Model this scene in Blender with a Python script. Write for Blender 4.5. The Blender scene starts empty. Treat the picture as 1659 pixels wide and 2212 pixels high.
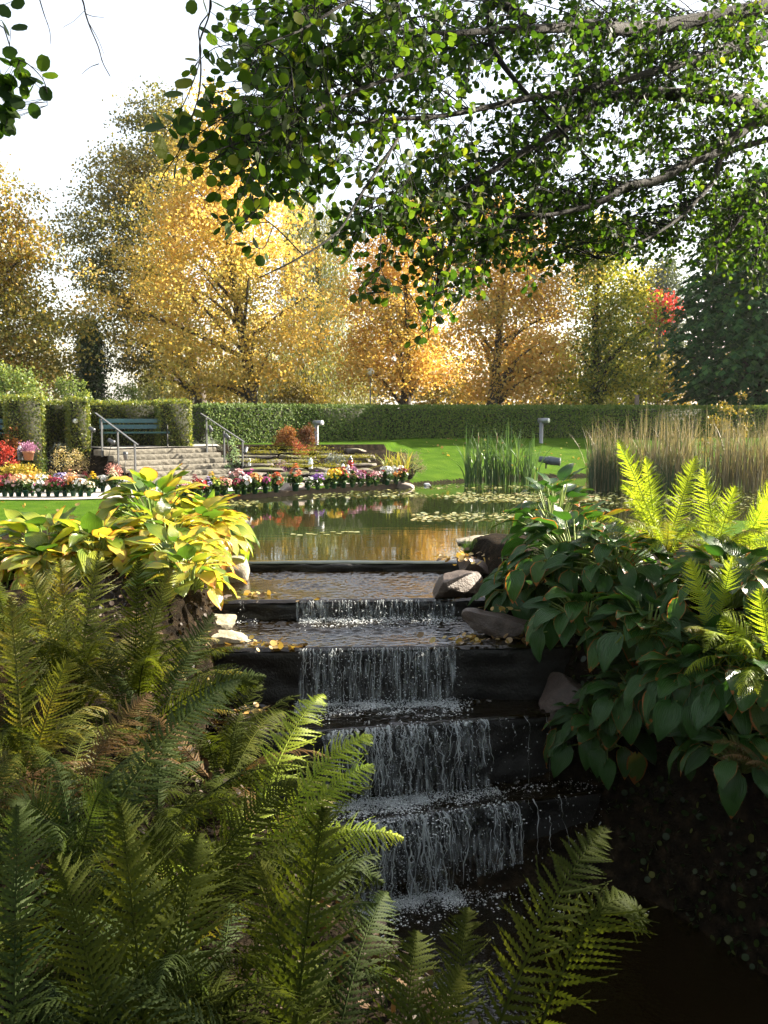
import bpy, math, random
import numpy as np
from mathutils import Vector, noise as mnoise

SC = bpy.context.scene
COL = SC.collection
PI = math.pi

# ------------------------------------------------------------------ camera
FPX, U0, V0 = 2074.0, 829.5, 1106.0
PITCH = math.atan(206 / FPX)
CAM = np.array((0.0, 0.0, 1.95))
cam = bpy.data.cameras.new("camera")
cam.sensor_fit = 'VERTICAL'; cam.sensor_height = 24.0; cam.lens = FPX / 2212 * 24.0
cam.clip_start = 0.05; cam.clip_end = 3000
camo = bpy.data.objects.new("camera", cam); COL.objects.link(camo)
camo.location = CAM; camo.rotation_euler = (PI / 2 - PITCH, 0, 0)
SC.camera = camo

# ------------------------------------------------------------------ sky, sun, exposure
SUN_AZ, SUN_EL = math.radians(66), math.radians(29)
SUN = np.array((math.sin(SUN_AZ) * math.cos(SUN_EL), math.cos(SUN_AZ) * math.cos(SUN_EL), math.sin(SUN_EL)))
w = bpy.data.worlds.new("World"); SC.world = w; w.use_nodes = True
wt = w.node_tree
sky = wt.nodes.new('ShaderNodeTexSky'); sky.sky_type = 'NISHITA'; sky.sun_disc = False
sky.sun_elevation = SUN_EL; sky.sun_rotation = SUN_AZ; sky.dust_density = 3.0; sky.air_density = 1.0
veil = wt.nodes.new('ShaderNodeMix'); veil.data_type = 'RGBA'; veil.blend_type = 'ADD'; veil.inputs[0].default_value = 1.0   # thin bright cloud over the whole sky
veil.inputs[7].default_value = (2.5, 2.3, 1.9, 1); wt.links.new(sky.outputs[0], veil.inputs[6])
wt.links.new(veil.outputs[2], wt.nodes['Background'].inputs[0])
wt.nodes['Background'].inputs[1].default_value = 0.056
sl = bpy.data.lights.new("sun", 'SUN'); sl.energy = 5.0; sl.angle = math.radians(0.5); sl.color = (1.0, 0.9, 0.74)
so = bpy.data.objects.new("sun", sl); COL.objects.link(so)
so.rotation_euler = Vector(SUN).to_track_quat('Z', 'Y').to_euler(); so.location = (20, 10, 20)
SC.view_settings.view_transform = 'Standard'; SC.view_settings.look = 'None'
SC.view_settings.gamma = 1.0; SC.view_settings.exposure = 2.35
cy = SC.cycles
cy.max_bounces = 7; cy.diffuse_bounces = 3; cy.glossy_bounces = 4; cy.transmission_bounces = 6; cy.transparent_max_bounces = 10
cy.caustics_reflective = False; cy.caustics_refractive = False; cy.use_denoising = True
cy.sample_clamp_indirect = 6.0

# ------------------------------------------------------------------ pixel -> place helpers (photo seen 1659 x 2212)
CP, SP = math.cos(PITCH), math.sin(PITCH)
def ray(u, v):
    dx, dy = (u - U0) / FPX, (V0 - v) / FPX
    return np.array((dx, CP + dy * SP, -SP + dy * CP))
def at(u, v, Y):
    d = ray(u, v); return CAM + d * (Y / d[1])
def on(u, v, z):
    d = ray(u, v); return CAM + d * ((z - CAM[2]) / d[2])

# ------------------------------------------------------------------ mesh helpers
def rngof(s): return np.random.default_rng(s)
class MB:
    """collects vertices and faces; build() links them as ONE mesh object"""
    def __init__(s): s.V = []; s.F = []; s.UV = []; s.n = 0; s.M = []
    def add(s, V, F, uv=None, mi=0):
        V = np.asarray(V, dtype=np.float64).reshape(-1, 3); F = np.asarray(F, dtype=np.int64)
        if F.ndim == 1: F = F.reshape(1, -1)
        s.V.append(V); s.F.append(F + s.n); s.M.append(mi)
        s.UV.append(np.zeros((len(V), 2)) if uv is None else np.asarray(uv, dtype=np.float64)); s.n += len(V)
        return s
    def box(s, c, size, rot=0.0, mi=0, axes=None):
        x, y, z = np.asarray(size) / 2
        P = np.array([(-x,-y,-z),(x,-y,-z),(x,y,-z),(-x,y,-z),(-x,-y,z),(x,-y,z),(x,y,z),(-x,y,z)])
        if axes is not None: P = P @ np.asarray(axes)
        else:
            cr, sr = math.cos(rot), math.sin(rot); R = np.array(((cr, sr, 0), (-sr, cr, 0), (0, 0, 1))); P = P @ R
        return s.add(P + np.asarray(c), [(0,3,2,1),(4,5,6,7),(0,1,5,4),(1,2,6,5),(2,3,7,6),(3,0,4,7)], mi=mi)
    def tube(s, pts, rad, n=6, cap=True):
        P = np.asarray(pts, dtype=np.float64); m = len(P)
        rad = np.full(m, rad) if np.isscalar(rad) else np.asarray(rad)
        T = np.gradient(P, axis=0); T /= np.linalg.norm(T, axis=1)[:, None] + 1e-9
        ref = np.array((0, 0, 1.0)) if abs(T[:, 2]).mean() < 0.8 else np.array((1.0, 0, 0))
        A = np.cross(T, ref); A /= np.linalg.norm(A, axis=1)[:, None] + 1e-9
        B = np.cross(T, A); a = np.arange(n) / n * 2 * PI
        V = P[:, None] + rad[:, None, None] * (A[:, None] * np.cos(a)[None, :, None] + B[:, None] * np.sin(a)[None, :, None])
        i = np.arange(m - 1)[:, None] * n; j = np.arange(n)[None]; k = (j + 1) % n
        F = np.stack((i + j, i + k, i + n + k, i + n + j), -1).reshape(-1, 4)
        uv = np.stack((np.broadcast_to(j / n, (m, n)), np.broadcast_to(np.linspace(0, 1, m)[:, None], (m, n))), -1).reshape(-1, 2)
        s.add(V.reshape(-1, 3), F, uv)
        if cap:
            b = s.n - m * n
            s.F.append(np.array([[b + q for q in range(n)][::-1]])); s.M.append(0)
            s.F.append(np.array([[b + (m - 1) * n + q for q in range(n)]])); s.M.append(0)
        return s
    def lathe(s, prof, c=(0, 0, 0), n=16):
        pr = np.asarray(prof, dtype=np.float64); m = len(pr); a = np.arange(n) / n * 2 * PI
        V = np.stack((pr[:, 0][:, None] * np.cos(a), pr[:, 0][:, None] * np.sin(a), np.broadcast_to(pr[:, 1][:, None], (m, n))), -1)
        i = np.arange(m - 1)[:, None] * n; j = np.arange(n)[None]; k = (j + 1) % n
        F = np.stack((i + j, i + k, i + n + k, i + n + j), -1).reshape(-1, 4)
        return s.add(V.reshape(-1, 3) + np.asarray(c), F)
    def grid(s, G, uv=None):
        G = np.asarray(G); a, b = G.shape[:2]
        i = np.arange(a - 1)[:, None] * b; j = np.arange(b - 1)[None]
        F = np.stack((i + j, i + j + 1, i + b + j + 1, i + b + j), -1).reshape(-1, 4)
        return s.add(G.reshape(-1, 3), F, None if uv is None else np.asarray(uv).reshape(-1, 2))
    def scatter(s, P, X, Yv, Z, S, tmpl):
        """many copies of a template (V,F,uv): P places, X/Y/Z axes (n,3), S sizes"""
        tv, tf, tu = tmpl; n, m = len(P), len(tv)
        S = np.broadcast_to(np.asarray(S, dtype=np.float64), (n,))
        V = P[:, None] + S[:, None, None] * (tv[None, :, 0, None] * X[:, None] + tv[None, :, 1, None] * Yv[:, None] + tv[None, :, 2, None] * Z[:, None])
        off = np.arange(n)[:, None, None] * m
        base = s.n
        s.V.append(V.reshape(-1, 3)); s.UV.append(np.tile(tu, (n, 1))); s.n += n * m
        for f in tf:
            f = np.asarray(f); s.F.append((f[None] + off).reshape(-1, f.shape[-1]) + base); s.M.append(0)
        return s
    def mesh(s, name, mats=(), smooth=True, origin=None):
        V = np.concatenate(s.V) if s.V else np.zeros((0, 3))
        if origin is not None: V = V - np.asarray(origin)
        UV = np.concatenate(s.UV)
        me = bpy.data.meshes.new(name)
        loops = np.concatenate([f.reshape(-1) for f in s.F]).astype(np.int32)
        cnt = np.concatenate([np.full(len(f), f.shape[1]) for f in s.F]).astype(np.int32)
        mi = np.concatenate([np.full(len(f), m) for f, m in zip(s.F, s.M)]).astype(np.int32)
        st = np.concatenate(([0], np.cumsum(cnt)[:-1])).astype(np.int32)
        me.vertices.add(len(V)); me.vertices.foreach_set('co', V.astype(np.float32).ravel())
        me.loops.add(len(loops)); me.loops.foreach_set('vertex_index', loops)
        me.polygons.add(len(cnt)); me.polygons.foreach_set('loop_start', st); me.polygons.foreach_set('loop_total', cnt)
        me.polygons.foreach_set('material_index', mi)
        me.polygons.foreach_set('use_smooth', np.full(len(cnt), smooth))
        l = me.uv_layers.new(name='UVMap'); l.data.foreach_set('uv', UV[loops].astype(np.float32).ravel())
        me.update(calc_edges=True)
        for m in (mats if isinstance(mats, (list, tuple)) else (mats,)): me.materials.append(m)
        return me
    def build(s, name, mats, parent=None, smooth=True, loc=None, local=False):
        """vertices given in world places unless local; a child keeps its place under its parent"""
        org = None if local else (loc if loc is not None else (parent.location if parent is not None else None))
        o = bpy.data.objects.new(name, s.mesh(name, mats, smooth, org)); COL.objects.link(o)
        if parent is not None: o.parent = parent
        elif loc is not None: o.location = loc
        return o

def tag(o, label=None, cat=None, group=None, kind=None):
    if label: o['label'] = label
    if cat: o['category'] = cat
    if group: o['group'] = group
    if kind: o['kind'] = kind
    return o
def thing(name, label, cat, loc=(0, 0, 0), group=None):
    o = bpy.data.objects.new(name, None); COL.objects.link(o); o.location = [float(q) for q in loc]; o.empty_display_size = 0.1
    return tag(o, label, cat, group)
def put(name, me, parent, loc=(0, 0, 0), rot=(0, 0, 0), sc=1.0):
    """one more object on shared mesh data, local to its parent"""
    o = bpy.data.objects.new(name, me); COL.objects.link(o); o.parent = parent
    o.location = loc; o.rotation_euler = rot; o.scale = (sc, sc, sc) if np.isscalar(sc) else sc
    return o

def unit(v): v = np.asarray(v, dtype=np.float64); return v / (np.linalg.norm(v, axis=-1, keepdims=True) + 1e-9)
def rand_frames(r, n, up=0.3):
    """random leaf frames with normals biased upward by UP"""
    N = unit(r.normal(size=(n, 3)) + np.array((0, 0, up))); T = unit(np.cross(N, r.normal(size=(n, 3)))); return np.cross(T, N), T, N
def smoothstep(a, b, x): t = np.clip((np.asarray(x) - a) / (b - a), 0, 1); return t * t * (3 - 2 * t)
def catmull(P, k=6):
    P = np.asarray(P, dtype=np.float64); Q = np.vstack((2 * P[0] - P[1], P, 2 * P[-1] - P[-2])); out = []
    for i in range(len(P) - 1):
        a, b, c, d = Q[i:i + 4]
        for t in np.arange(k) / k:
            out.append(.5 * ((2 * b) + (c - a) * t + (2 * a - 5 * b + 4 * c - d) * t * t + (3 * b - a - 3 * c + d) * t ** 3))
    out.append(P[-1]); return np.array(out)

# leaf templates: (V, [F...], uv)
def rhomb(w=.38):
    V = np.array([(0, 0, 0), (w, .5, .06), (0, 1, 0), (-w, .5, .06)]); return V, [np.array([(0, 1, 2), (0, 2, 3)])], np.array([(.5, 0), (1, .5), (.5, 1), (0, .5)])
def roundleaf(notch=True):
    a = np.array([-90, -50, -10, 30, 62, 90, 118, 150, 190, 230]) * PI / 180
    V = np.stack((.5 * np.cos(a), .5 + .5 * np.sin(a), .05 * np.abs(np.cos(a))), 1)
    if notch: V[5, 1] -= .07
    V = np.vstack((V, (0, .5, -.02))); n = len(a)
    return V, [np.array([(i, (i + 1) % n, n) for i in range(n)])], np.stack((V[:, 0] + .5, V[:, 1]), 1)
RH, RHW, RL = rhomb(), rhomb(.3), roundleaf()
BLADE = (np.array([(-.02, 0, 0), (.02, 0, 0), (.014, .55, .05), (-.014, .55, .05), (0, 1, .22)]), [np.array([(0, 1, 2, 3)]), np.array([(3, 2, 4)])], np.array([(0, 0), (1, 0), (1, .5), (0, .5), (.5, 1)]))

# ------------------------------------------------------------------ materials
MATS = {}
class NT:
    def __init__(s, name):
        s.m = bpy.data.materials.new(name); s.m.use_nodes = True; s.t = s.m.node_tree; s.n = s.t.nodes; s.l = s.t.links
        s.p = s.n['Principled BSDF']; s.out = s.n['Material Output']; MATS[name] = s.m
    def new(s, t, **kw):
        x = s.n.new(t)
        for k, v in kw.items():
            if k in x.inputs: x.inputs[k].default_value = v
            else: setattr(x, k, v)
        return x
    def link(s, a, b): s.l.new(a, b)
    def noise(s, scale, detail=4, coord='Object', dist=0.0, vec=None, rough=.5):
        c = s.new('ShaderNodeTexCoord') if vec is None else None
        x = s.new('ShaderNodeTexNoise'); x.inputs['Scale'].default_value = scale; x.inputs['Detail'].default_value = detail
        x.inputs['Distortion'].default_value = dist; x.inputs['Roughness'].default_value = rough
        s.link(c.outputs[coord] if vec is None else vec, x.inputs['Vector']); return x
    def ramp(s, fac, stops):
        r = s.new('ShaderNodeValToRGB'); e = r.color_ramp.elements
        while len(e) < len(stops): e.new(.5)
        for q, (p, c) in zip(e, stops): q.position = p; q.color = (*c, 1)
        s.link(fac, r.inputs[0]); return r
    def mix(s, fac, a, b, mode='MIX'):
        x = s.new('ShaderNodeMix', data_type='RGBA', blend_type=mode)
        for v, i in ((fac, 0), (a, 6), (b, 7)):
            if hasattr(v, 'links') or hasattr(v, 'is_output'): s.link(v, x.inputs[i])
            else: x.inputs[i].default_value = v if i == 0 else (*v, 1)
        return x.outputs[2]
    def math(s, op, a, b=0.0):
        x = s.new('ShaderNodeMath', operation=op)
        for i, v in enumerate((a, b)):
            if hasattr(v, 'is_output'): s.link(v, x.inputs[i])
            else: x.inputs[i].default_value = v
        return x.outputs[0]
    def bump(s, h, strength=.4, dist=.02):
        b = s.new('ShaderNodeBump'); b.inputs['Strength'].default_value = strength; b.inputs['Distance'].default_value = dist
        s.link(h, b.inputs['Height']); s.link(b.outputs[0], s.p.inputs['Normal']); return b

def leaf_mat(name, stops, nscale=.6, transl=.45, rough=.5, spec=.35, vein=0, edge=None, tcol=(1.25, 1.2, .6), wrand=.55, drift=None):
    """leaves: every leaf its own tone (random per island) over a slow drift through the crown; light shines through"""
    k = NT(name)
    g = k.new('ShaderNodeNewGeometry'); nz = k.noise(nscale, 2)
    f = k.math('ADD', k.math('MULTIPLY', g.outputs['Random Per Island'], wrand), k.math('MULTIPLY', k.math('SUBTRACT', nz.outputs[0], .5), 1.9 * (1 - wrand) + .3 if drift is None else drift))
    f = k.math('ADD', f, .5 * (1 - wrand))
    c = k.ramp(f, stops).outputs[0]
    if vein or edge:
        uvn = k.new('ShaderNodeUVMap'); sep = k.new('ShaderNodeSeparateXYZ'); k.link(uvn.outputs[0], sep.inputs[0])
    if edge:      # brown-orange dying margins and tips with a ragged inner line
        d = k.math('ABSOLUTE', k.math('SUBTRACT', sep.outputs[0], .5)); d = k.math('MULTIPLY', d, 2.0)
        tip = k.math('POWER', sep.outputs[1], 2.0); e = k.math('MAXIMUM', k.math('POWER', d, 3.0), tip)
        n2 = k.noise(18, 4); e = k.math('ADD', e, k.math('MULTIPLY', k.math('SUBTRACT', n2.outputs[0], .5), .9))
        th = k.math('MULTIPLY', k.math('SUBTRACT', g.outputs['Random Per Island'], edge[1]), edge[2])
        m = k.math('GREATER_THAN', k.math('ADD', e, th), 1.0); c = k.mix(m, c, edge[0])
    k.link(c, k.p.inputs['Base Color']); k.p.inputs['Roughness'].default_value = rough; k.p.inputs['Specular IOR Level'].default_value = spec
    if vein:
        wv = k.math('SINE', k.math('MULTIPLY', sep.outputs[0], vein)); k.bump(wv, .55, .006)
    t = k.new('ShaderNodeBsdfTranslucent'); k.link(k.mix(1.0, c, tcol, 'MULTIPLY'), t.inputs[0])
    mx = k.new('ShaderNodeMixShader'); mx.inputs[0].default_value = transl
    k.link(k.p.outputs[0], mx.inputs[1]); k.link(t.outputs[0], mx.inputs[2]); k.link(mx.outputs[0], k.out.inputs[0])
    return k.m
def plain(name, col, rough=.6, metal=0.0, spec=.5, nscale=8, var=.25, bump=0.0, bscale=40):
    k = NT(name); nz = k.noise(nscale, 5)
    lo = tuple(q * (1 - var) for q in col); hi = tuple(min(1, q * (1 + var)) for q in col)
    k.link(k.ramp(nz.outputs[0], [(.3, lo), (.7, hi)]).outputs[0], k.p.inputs['Base Color'])
    k.p.inputs['Roughness'].default_value = rough; k.p.inputs['Metallic'].default_value = metal; k.p.inputs['Specular IOR Level'].default_value = spec
    if bump: k.bump(k.noise(bscale, 6).outputs[0], bump, .02)
    return k.m
def rock_mat(name, stops, moss=0.0, rough=.8, wet=False, scale=3.0, mosscol=(.10, .11, .015)):
    k = NT(name); a = k.noise(scale, 9, rough=.65); b = k.noise(scale * 7, 6)
    f = k.math('ADD', k.math('MULTIPLY', a.outputs[0], .65), k.math('MULTIPLY', b.outputs[0], .35))
    c = k.ramp(f, stops).outputs[0]
    oi = k.new('ShaderNodeObjectInfo'); c = k.mix(k.math('MULTIPLY', oi.outputs['Random'], .35), c, (stops[0][1]))
    if moss:
        g = k.new('ShaderNodeNewGeometry'); sp = k.new('ShaderNodeSeparateXYZ'); k.link(g.outputs['Normal'], sp.inputs[0])
        n3 = k.noise(5, 6); q = k.math('ADD', sp.outputs[2], k.math('MULTIPLY', n3.outputs[0], 1.3))
        m = k.new('ShaderNodeMapRange'); m.inputs[1].default_value = 2.15 - moss; m.inputs[2].default_value = 2.4 - moss; k.link(q, m.inputs[0])
        c = k.mix(m.outputs[0], c, mosscol)
    k.link(c, k.p.inputs['Base Color']); k.p.inputs['Roughness'].default_value = rough
    k.bump(f, .9, .03); return k.m

# foliage
M_ALDER = leaf_mat('alder_leaves', [(0, (.018, .042, .010)), (.5, (.030, .068, .013)), (.85, (.075, .125, .02)), (1, (.20, .20, .03))], .5, .55, .55, .22, tcol=(1.6, 1.6, .5), wrand=.7)
M_GOLD = leaf_mat('golden_leaves', [(0, (.17, .19, .05)), (.2, (.36, .32, .08)), (.5, (.60, .46, .13)), (.75, (.64, .42, .10)), (1, (.56, .30, .08))], .22, .5, .5, .4, tcol=(1.15, 1.08, .75))
M_GOLD2 = leaf_mat('orange_gold_leaves', [(0, (.24, .23, .06)), (.3, (.50, .38, .10)), (.6, (.62, .40, .11)), (1, (.56, .30, .10))], .25, .5, .5, .4, tcol=(1.15, 1.08, .75))
M_OLIVE = leaf_mat('olive_leaves', [(0, (.06, .08, .03)), (.4, (.12, .13, .04)), (.7, (.22, .19, .05)), (1, (.42, .29, .06))], .25, .42, .5, .4)
M_LEFT = leaf_mat('turning_leaves', [(0, (.09, .11, .03)), (.4, (.18, .17, .04)), (.65, (.38, .27, .06)), (1, (.52, .26, .06))], .3, .42, .55, .35)
M_LIME = leaf_mat('yellow_green_leaves', [(0, (.05, .09, .018)), (.36, (.12, .17, .025)), (.6, (.40, .38, .05)), (1, (.62, .50, .08))], .35, .42, .5, .35)
M_CHEST = leaf_mat('chestnut_leaves', [(0, (.012, .050, .016)), (.6, (.03, .10, .03)), (1, (.08, .18, .04))], .5, .3, .6, .12, wrand=.7)
M_WILLOW = leaf_mat('willow_leaves', [(0, (.07, .09, .03)), (.5, (.15, .16, .05)), (1, (.30, .26, .07))], .3, .4, .5, .4)
M_CONIF = leaf_mat('thuja_sprays', [(0, (.01, .028, .012)), (1, (.035, .07, .02))], .8, .15, .6, .3)
M_FAR = leaf_mat('distant_leaves', [(0, (.05, .075, .05)), (1, (.11, .14, .085))], .3, .3, .6, .3)
M_RED = leaf_mat('red_leaves', [(0, (.25, .03, .02)), (1, (.55, .07, .05))], 1, .4, .5, .3, tcol=(1.1, .8, .7))
M_SHRUB = leaf_mat('pale_shrub_leaves', [(0, (.07, .12, .03)), (.6, (.18, .24, .07)), (1, (.40, .38, .12))], .7, .45, .5, .4)
M_UNDER = leaf_mat('undergrowth_leaves', [(0, (.06, .06, .015)), (.5, (.17, .14, .03)), (1, (.42, .28, .04))], .3, .4, .55, .3)
M_HEDGE = leaf_mat('hedge_leaves', [(0, (.04, .08, .015)), (.5, (.08, .135, .024)), (.8, (.12, .17, .03)), (1, (.17, .19, .035))], .8, .34, .6, .15, wrand=.8, drift=.25)
M_HEDGE2 = leaf_mat('hornbeam_leaves', [(0, (.05, .085, .015)), (.5, (.12, .16, .028)), (.8, (.22, .23, .04)), (1, (.34, .27, .05))], .8, .42, .42, .5, wrand=.8, drift=.25)
EDGE = (.36, .13, .025)
M_HOSTAY = leaf_mat('yellow_hosta_leaf', [(0, (.03, .08, .014)), (.27, (.08, .16, .018)), (.46, (.36, .40, .045)), (.78, (.66, .54, .09)), (1, (.68, .38, .06))], 1.6, .5, .3, .55, vein=75, edge=((.40, .17, .03), .35, .6), tcol=(1.2, 1.15, .6))
M_HOSTAG = leaf_mat('green_hosta_leaf', [(0, (.020, .068, .012)), (.7, (.044, .12, .020)), (.94, (.10, .17, .025)), (1, (.5, .36, .03))], 1.6, .38, .3, .42, vein=75, edge=(EDGE, .45, .75), wrand=.85)
M_STALK = plain('pale_green_stalk', (.20, .27, .06), .5, var=.3)
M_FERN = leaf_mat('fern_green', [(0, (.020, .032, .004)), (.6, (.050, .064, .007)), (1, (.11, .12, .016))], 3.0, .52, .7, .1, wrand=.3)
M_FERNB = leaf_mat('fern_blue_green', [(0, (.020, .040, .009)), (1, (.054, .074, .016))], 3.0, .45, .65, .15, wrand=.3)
M_FERNY = leaf_mat('fern_yellowing', [(0, (.06, .085, .012)), (.5, (.13, .14, .018)), (1, (.24, .16, .025))], 2.5, .55, .5, .3, wrand=.3)
M_FERNLIT = leaf_mat('fern_lit', [(0, (.15, .24, .02)), (1, (.36, .42, .035))], 2.5, .55, .5, .3, wrand=.3)  # sunlight on the fronds is put into this brighter leaf colour
M_FERNO = leaf_mat('fern_rusty', [(0, (.07, .035, .013)), (.5, (.12, .07, .022)), (1, (.09, .09, .018))], 2.0, .45, .55, .25, wrand=.3)
M_REED = leaf_mat('dry_reed', [(0, (.05, .08, .03)), (.25, (.13, .115, .07)), (.6, (.24, .20, .125)), (1, (.40, .35, .25))], .8, .25, .6, .3, wrand=.8)
M_REEDG = leaf_mat('cattail_blade', [(0, (.04, .09, .035)), (.7, (.08, .15, .055)), (1, (.22, .22, .07))], 1, .35, .45, .4, wrand=.8)
M_GRASSB = leaf_mat('grass_blade', [(0, (.025, .06, .008)), (.6, (.05, .105, .012)), (1, (.16, .18, .03))], 1.5, .45, .5, .3, wrand=.8)
M_LILY = leaf_mat('lily_pad', [(0, (.13, .16, .06)), (.5, (.24, .26, .11)), (1, (.40, .34, .15))], .8, .1, .2, .7, wrand=.8)
M_LITTER = leaf_mat('fallen_leaf', [(0, (.10, .05, .02)), (.4, (.25, .16, .05)), (.7, (.40, .30, .08)), (1, (.42, .20, .04))], 2, .3, .4, .5, wrand=.9)
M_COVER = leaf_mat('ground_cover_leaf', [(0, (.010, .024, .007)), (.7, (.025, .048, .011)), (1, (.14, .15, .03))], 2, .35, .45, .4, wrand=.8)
M_BARK = rock_mat('dark_bark', [(.3, (.006, .005, .004)), (.6, (.015, .012, .009)), (.8, (.03, .026, .02))], 0, .9, scale=9)
M_BARK2 = rock_mat('grey_brown_bark', [(.3, (.03, .024, .018)), (.7, (.10, .08, .06))], 0, .9, scale=5)
M_ROCK = rock_mat('red_brown_stone', [(.3, (.022, .014, .010)), (.5, (.058, .038, .027)), (.7, (.12, .08, .058))], .3, .6, scale=7)
M_SLAB = rock_mat('mossy_slab', [(.3, (.05, .042, .036)), (.5, (.13, .11, .09)), (.72, (.24, .20, .16))], .62, .85)
M_SLABL = rock_mat('tan_slab', [(.3, (.12, .08, .055)), (.5, (.26, .18, .125)), (.72, (.40, .30, .22))], .1, .85)
M_STEP = rock_mat('split_granite', [(.3, (.06, .055, .042)), (.5, (.14, .125, .095)), (.72, (.27, .25, .20))], 0, .85, scale=9)
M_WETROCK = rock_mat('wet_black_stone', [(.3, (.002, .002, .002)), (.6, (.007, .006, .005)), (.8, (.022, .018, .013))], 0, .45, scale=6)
M_LICHEN = rock_mat('lichen_stone', [(.3, (.12, .10, .07)), (.5, (.25, .22, .16)), (.72, (.42, .38, .30))], .45, .85, scale=6, mosscol=(.14, .15, .03))
M_BOULD = rock_mat('pink_boulder', [(.3, (.16, .12, .10)), (.6, (.32, .26, .22)), (.75, (.42, .36, .31))], 0, .7, scale=5)
M_STEEL = plain('brushed_steel', (.20, .215, .225), .42, .6, var=.1, nscale=3)
M_GALV = plain('grey_painted_steel', (.09, .095, .10), .5, .3, var=.12)
M_IRON = plain('black_iron', (.012, .013, .014), .5, .2)
M_TEAL = plain('teal_painted_wood', (.018, .07, .072), .38, nscale=14, var=.25, bump=.15)
M_POT = plain('green_plastic_pot', (.008, .07, .035), .38, var=.15)
M_TERRA = plain('terracotta', (.30, .13, .07), .8, var=.2)
M_WHITE = plain('white_enamel', (.75, .76, .74), .35, var=.05)
M_REDG = plain('red_glass', (.30, .012, .012), .2, var=.1)
M_DGLASS = plain('dark_glazed', (.05, .055, .06), .25, var=.2)
M_CONC = plain('weathered_block', (.17, .13, .10), .9, var=.3, bump=.4)
M_TIMBER = plain('wet_timber', (.06, .038, .022), .7, var=.35, bump=.3)
M_PLEAF = leaf_mat('pot_plant_leaf', [(0, (.02, .05, .012)), (1, (.07, .13, .025))], 3, .35, .45, .4, wrand=.9)
M_MOSS = leaf_mat('moss_cushion', [(0, (.07, .08, .012)), (1, (.24, .22, .03))], 3, .3, .8, .1, wrand=.8)
def petal(name, col): return leaf_mat(name, [(0, tuple(q * .75 for q in col)), (1, col)], 5, .3, .5, .3, wrand=.9, tcol=(1, 1, 1))
PET = {n: petal(n.replace(' ', '_') + '_petals', c) for n, c in {
    'white': (.70, .70, .66), 'cream': (.78, .70, .50), 'yellow': (.78, .55, .03), 'orange': (.66, .30, .07), 'coral orange': (.66, .19, .09),
    'red': (.42, .03, .03), 'dark red': (.22, .015, .03), 'pink': (.58, .26, .29), 'pale pink': (.78, .52, .52), 'magenta': (.40, .06, .22),
    'purple': (.26, .10, .42), 'mauve': (.42, .20, .32), 'salmon': (.60, .30, .24), 'crimson': (.30, .03, .07), 'peach': (.80, .48, .28), 'lilac': (.42, .36, .62), 'lime': (.42, .52, .08)}.items()}
# ================================================================== THE SETTING
POND = np.array([(-2.25, 12.9), (-2.3, 13.5), (-3.1, 15.2), (-3.9, 18), (-4.5, 21), (-4.9, 22.4), (-3.7, 23.5), (-2.0, 25.0), (-.4, 26.5), (.7, 27.4), (2.1, 28.7), (4.3, 30.4), (6.7, 31.6), (11, 32), (16, 31.5), (18, 27), (14, 21.5), (9, 18.4), (6, 17.0), (3.9, 16.0), (2.5, 15.4), (1.55, 14.6), (1.25, 13.7), (1.25, 12.9)])
def sdist(x, y, poly):
    """signed distance to a polygon, negative inside"""
    d = np.full(np.shape(x), 1e9); ins = np.zeros(np.shape(x), bool); n = len(poly)
    for i in range(n):
        ax, ay = poly[i]; bx, by = poly[(i + 1) % n]; ex, ey = bx - ax, by - ay
        t = np.clip(((x - ax) * ex + (y - ay) * ey) / (ex * ex + ey * ey), 0, 1)
        d = np.minimum(d, np.hypot(x - ax - t * ex, y - ay - t * ey))
        c = ((ay > y) != (by > y)) & (x < (bx - ax) * (y - ay) / (by - ay + 1e-12) + ax); ins ^= c
    return np.where(ins, -d, d)
_X = np.array([-40, -14, -9.4, -6.9, -4.1, -2.4, .9, 2.1, 6.7, 14, 40.])
_Yb = np.array([27, 26.7, 26.7, 26.5, 28.9, 27.6, 28.0, 28.8, 31.7, 32.5, 34])
_X2 = np.array([-40, -14, -9.4, -8, -5.6, -2.7, .0, 1.0, 6, 40.])
_Yt = np.array([30, 29.8, 29.4, 27.9, 30.5, 31.7, 32.3, 36.0, 37.5, 39])
_Zt = np.array([1.0, 1, 1, 1, 1, 1, 1.02, 1.12, 1.12, 1.12])
def wob(x, y):   # gentle unevenness
    return .03 * np.sin(x * 1.7 + .6 * y) * np.sin(y * 1.3 - .4 * x) + .015 * np.sin(x * 5.1) * np.sin(y * 4.3 + x)
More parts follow.
